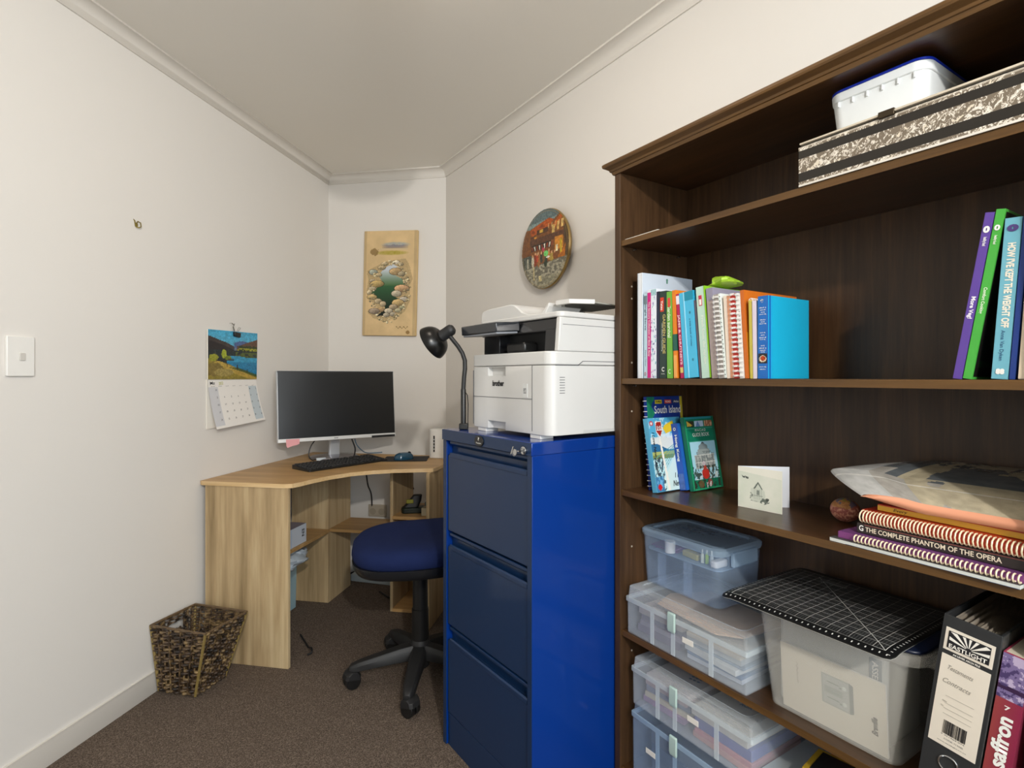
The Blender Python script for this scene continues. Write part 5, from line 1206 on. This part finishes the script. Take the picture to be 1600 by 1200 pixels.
# cutting mat, sagging over the tub front
t = thing('cutting_mat', 'black cutting mat with white grid lying over the frosted tub', 'cutting mat', B, .378, -.042, .7060, 0)
MW, MD = .345, .300
def mz(x, y):
    e = max(0, .045-y); e2 = max(0, .035-x); e3 = max(0, x-(MW-.02))
    return .0028-(.0-.0)-3.5*e*e-5*e2*e2-2*e3*e3+.004*math.exp(-((x-.17)/.12)**2)*0
N1, N2 = 24, 22
def matsheet(dz0, dz1, rr_=.012):
    v = []; f = []
    def xy(i, j):
        x, y = MW*i/N1, MD*j/N2; return x, y
    for dz in (dz0, dz1):
        for j in range(N2+1):
            for i in range(N1+1):
                x, y = xy(i, j)
                if i in (0, N1) and j in (0, N2): x += (.004 if i == 0 else -.004); y += (.004 if j == 0 else -.004)
                v.append((x, y, mz(x, y)+dz))
    n = (N1+1)*(N2+1)
    for j in range(N2):
        for i in range(N1):
            a = j*(N1+1)+i; f.append((a, a+1, a+N1+2, a+N1+1)); f.append((n+a, n+a+N1+1, n+a+N1+2, n+a+1))
    ring = [i for i in range(N1+1)]+[(j)*(N1+1)+N1 for j in range(1, N2+1)]+[N2*(N1+1)+i for i in range(N1-1, -1, -1)]+[j*(N1+1) for j in range(N2-1, 0, -1)]
    for k in range(len(ring)):
        a, b_ = ring[k], ring[(k+1) % len(ring)]; f.append((a, b_, b_+n, a+n))
    return G().add(v, f)
part('mat_sheet', t, matsheet(0, .0022), mat('mat_black', '#121314', .38), smooth=60)
part('mat_backing', t, matsheet(-.0008, -.0001), mat('mat_pale_edge', '#a8a8a0', .5), smooth=60)
def ribbon(g, pts, w):
    vs = []; fs = []
    for i, (x, y) in enumerate(pts):
        a = pts[max(0, i-1)]; b_ = pts[min(len(pts)-1, i+1)]; d = Vector((b_[0]-a[0], b_[1]-a[1])).normalized(); nx, ny = -d.y*w/2, d.x*w/2
        z = mz(x, y)+.0026; vs += [(x+nx, y+ny, z), (x-nx, y-ny, z)]
    for i in range(len(pts)-1): fs.append((2*i, 2*i+1, 2*i+3, 2*i+2))
    g.add(vs, fs)
def seg(a, b_, n=14): return [(a[0]+(b_[0]-a[0])*k/n, a[1]+(b_[1]-a[1])*k/n) for k in range(n+1)]
mg = .018; fine = G(); bold_ = G()
nxl, nyl = 60, 52
for i in range(nxl+1):
    x = mg+(MW-2*mg)*i/nxl; ribbon(bold_ if i % 4 == 0 else fine, seg((x, mg), (x, MD-mg)), .0007 if i % 4 == 0 else .0004)
for j in range(nyl+1):
    y = mg+(MD-2*mg)*j/nyl; ribbon(bold_ if j % 4 == 0 else fine, seg((mg, y), (MW-mg, y)), .0007 if j % 4 == 0 else .0004)
for a, b_ in (((mg, mg), (MW-mg, mg)), ((mg, MD-mg), (MW-mg, MD-mg)), ((mg, mg), (mg, MD-mg)), ((MW-mg, mg), (MW-mg, MD-mg)), ((MW-mg, mg), (MW-mg-.25, mg+.25))): ribbon(bold_, seg(a, b_, 24), .0011)
for i in range(1, 30):
    x = MW*i/30; ribbon(bold_, seg((x, .006), (x, .0105), 1), .0022)
    if i < 27: y = MD*i/27; ribbon(bold_, seg((.007, y-.001), (.011, y-.001), 1), .0022); ribbon(bold_, seg((MW-.011, y-.001), (MW-.007, y-.001), 1), .0022)
part('fine_grid', t, fine, mat('grid_grey', '#7b7d7d', .5), smooth=0); part('bold_grid', t, bold_, mat('grid_white', '#d5d5cf', .5), smooth=0)
g = G(); g.rbox(.090, .148, .246, .2550, mz(.15, .15)+.0027, mz(.15, .15)+.0032, .004); part('hang_slot', t, g, mat('slot_grey', '#6a6864', .5))

# lever arch file and the saffron book lean right
t = thing('lever_arch_file', 'black lever arch file with a big white spine label', 'binder', B, .7395, .004, Z4+.0105, 0, 7.6)
m_lev = mat('file_black', '#2a2b2c', .45, var=.04)
part('file_cover', t, G().box(0, .0035, 0, .255, 0, .318).box(.0725, .076, 0, .255, 0, .318).box(.002, .074, 0, .003, 0, .318), m_lev, .0006)
part('file_papers', t, G().box(.006, .068, .02, .24, .006, .295), mat('filed_papers', '#9a8a70', .8, var=.6, vscale=50, stretch=(14, 1, 1)), .002)
rr = random.Random(2)
g = G()
for k in range(26):
    x = .006+.0024*k; y0 = .012+rr.random()*.02; h = .298+rr.random()*.014
    g.add([(x, y0, .28), (x+.0004, .24, .28), (x+.003+rr.uniform(-.002, .003), .24, h), (x+.001, y0, h-.004)], [(0, 1, 2, 3)])
    g.add([(x+.0007, y0, .28), (x+.0011, .24, .28), (x+.0037, .24, h-.001), (x+.0017, y0, h-.005)], [(0, 1, 2, 3)])
part('page_edges', t, g, mat('page_edge_mix', '#b7ac9c', .6, var=.5, vscale=40), smooth=0)
part('patterned_end', t, G().box(.0755, .0768, .001, .254, .001, .317), mat('file_marble', '#4a4a48', .4, var=.9, vscale=160))
part('brand_label', t, G().box(.006, .0705, -.0010, 0, .260, .298), cm('#e2d8c8', .6))
part('main_label', t, G().box(.006, .0705, -.0010, 0, .098, .252), cm('#e2d8c8', .6))
lab = G(); lab.box(.0105, .066, -.0016, -.0008, .2645, .2935); part('brand_block', t, lab, m_ink)
g = G(); cx, cz = .039, .2745
for k in range(7):
    a = math.radians(4+26*k); b_ = a+math.radians(11)
    def cl(an):
        rx = (.0265/abs(math.cos(an)) if abs(math.cos(an)) > 1e-3 else 9); rz = .0180/max(abs(math.sin(an)), 1e-3); r_ = min(rx, rz); return (cx+r_*math.cos(an), cz+r_*math.sin(an))
    g.prism([(cx+.004*math.cos(a), cz+.003*math.sin(a)), cl(a), cl(b_), (cx+.004*math.cos(b_), cz+.003*math.sin(b_))], -.0021, -.0017, 'y')
part('sun_rays', t, g, m_paper); txt('EASTLIGHT', t, (.0383, -.0022, .2692), .050, .0072, m_paper, bold=.02)
txt('A4 LEVER ARCH FILE', t, (.038, -.0006, .2560), .036, .0032, m_paper, bold=.03)
pen = mat('pencil', '#8c867c', .6)
txt('Testaments', t, (.034, -.0014, .232), .034, .0075, pen, spin=-3, shear=.4); txt('Contracts', t, (.032, -.0014, .208), .038, .008, pen, spin=-3, shear=.4)
g = G()
for z in (.184, .171, .162, .153): g.box(.020, .058, -.0014, -.0010, z, z+.0003)
part('ruled_lines', t, g, pen); txt('Name', t, (.020, -.0014, .174), .006, .003, pen); txt('No.', t, (.018, -.0014, .165), .004, .003, pen)
g = G(); x = .0235; rr = random.Random(1)
while x < .0535:
    w_ = rr.choice((.0004, .0008, .0012)); g.box(x, x+w_, -.0015, -.0010, .120, .143); x += w_+rr.choice((.0004, .0007, .001))
part('barcode', t, g, m_ink); txt('9 421903 074', t, (.038, -.0014, .1175), .032, .0022, m_grey); txt('CODE: 713445', t, (.040, -.0014, .1115), .026, .0024, m_grey); txt('www.eastlight.co.nz', t, (.038, -.0014, .105), .040, .0024, m_grey)
part('finger_ring', t, G().tube([(.038+.013*math.cos(a), -.0012, .072+.013*math.sin(a)) for a in [2*PI*k/28 for k in range(28)]], .0014, 7, closed=True), m_chrome)
t = book('red and purple cookbook standing right of the lever arch file', B, .8190, .006, Z4+.007, .033, .20, .290, '#9c3450', 7.6, name='cookbook', cat='book')
def saff(U, V):
    c = Cv(U, V, '#a8404e'); c.c = hx('#94403f')*(1-U[:, None])+hx('#8c2a48')*U[:, None]; n = fbm(U*3, V*30, 2); c.put(V > .75, '#7a6a94'); c.put((V > .75) & (n > .55), '#b8a8c4'); c.put((V > .75) & (n < .4), '#4a3c66'); c.put((V > .80) & (V < .815+.02*n), '#3a2444')
    c.put(V < .12, '#6a5a88'); c.put((V < .12) & (n > .5), '#9c8cb0'); return c.c
paint('spine_print', t, front(.0004, .0326, .001, .289, -.0010), 24, 160, saff, .4)
txt('saffron', t, (.0150, -.0016, .148), .084, .021, m_white, spin=90, bold=.035); txt('7', t, (.016, -.0016, .204), .007, .007, m_white, bold=.02)

# bottom shelf, right of the craft cases
t = thing('clear_tote', 'low clear plastic tote with lid at the bottom right of the cases', 'storage box', B, .428, .02, Z5)
part('tote_shell', t, shell(.004, .30, .004, .24, 0, .215, .012, .004), m_clr); part('tote_rim', t, G().loft([rrect(-.004, .308, -.004, .248, .014, .212), rrect(-.004, .308, -.004, .248, .014, .224), rrect(.02, .284, .02, .224, .012, .226)], False, True), m_rim)
t = thing('yellow_box', 'yellow and black carton standing on the clear tote', 'box', B, .508, .060, Z5+.2268, 8)
part('carton', t, G().box(0, .11, 0, .09, 0, .045), cm('#b8962c'), .001); part('black_top', t, G().box(.012, .10, .008, .082, .045, .0458), mat('speckle_black', '#1a1a1a', .5, var=.8, vscale=180))
t = thing('red_box', 'red patterned carton behind the yellow and black one', 'box', B, .510, .172, Z5+.2268, 4)
part('carton', t, G().box(0, .13, 0, .085, 0, .070), mat('red_pattern', '#8c2a2a', .5, var=.5, vscale=140), .001); part('floral_lid', t, G().box(-.002, .132, -.002, .087, .0702, .080), mat('floral_black', '#4a3a3c', .5, var=.9, vscale=90), .001)
solo('red_pouch', 'red checked pouch at the right of the yellow carton', 'pouch', B, .672, .080, Z5+.2268, G().rbox(-.035, .035, -.03, .04, 0, .05, .015), mat('red_check', '#a8323a', .7, var=.5, vscale=120), bevel=.008)
solo('stacked_magazines', 'grey stack of magazines at the right end of the bottom shelf', 'magazines', B, .76, .03, Z5, G().box(0, .135, 0, .22, 0, .12), mat('mag_stack', '#6f6a66', .6, var=.5, vscale=40), bevel=.002)
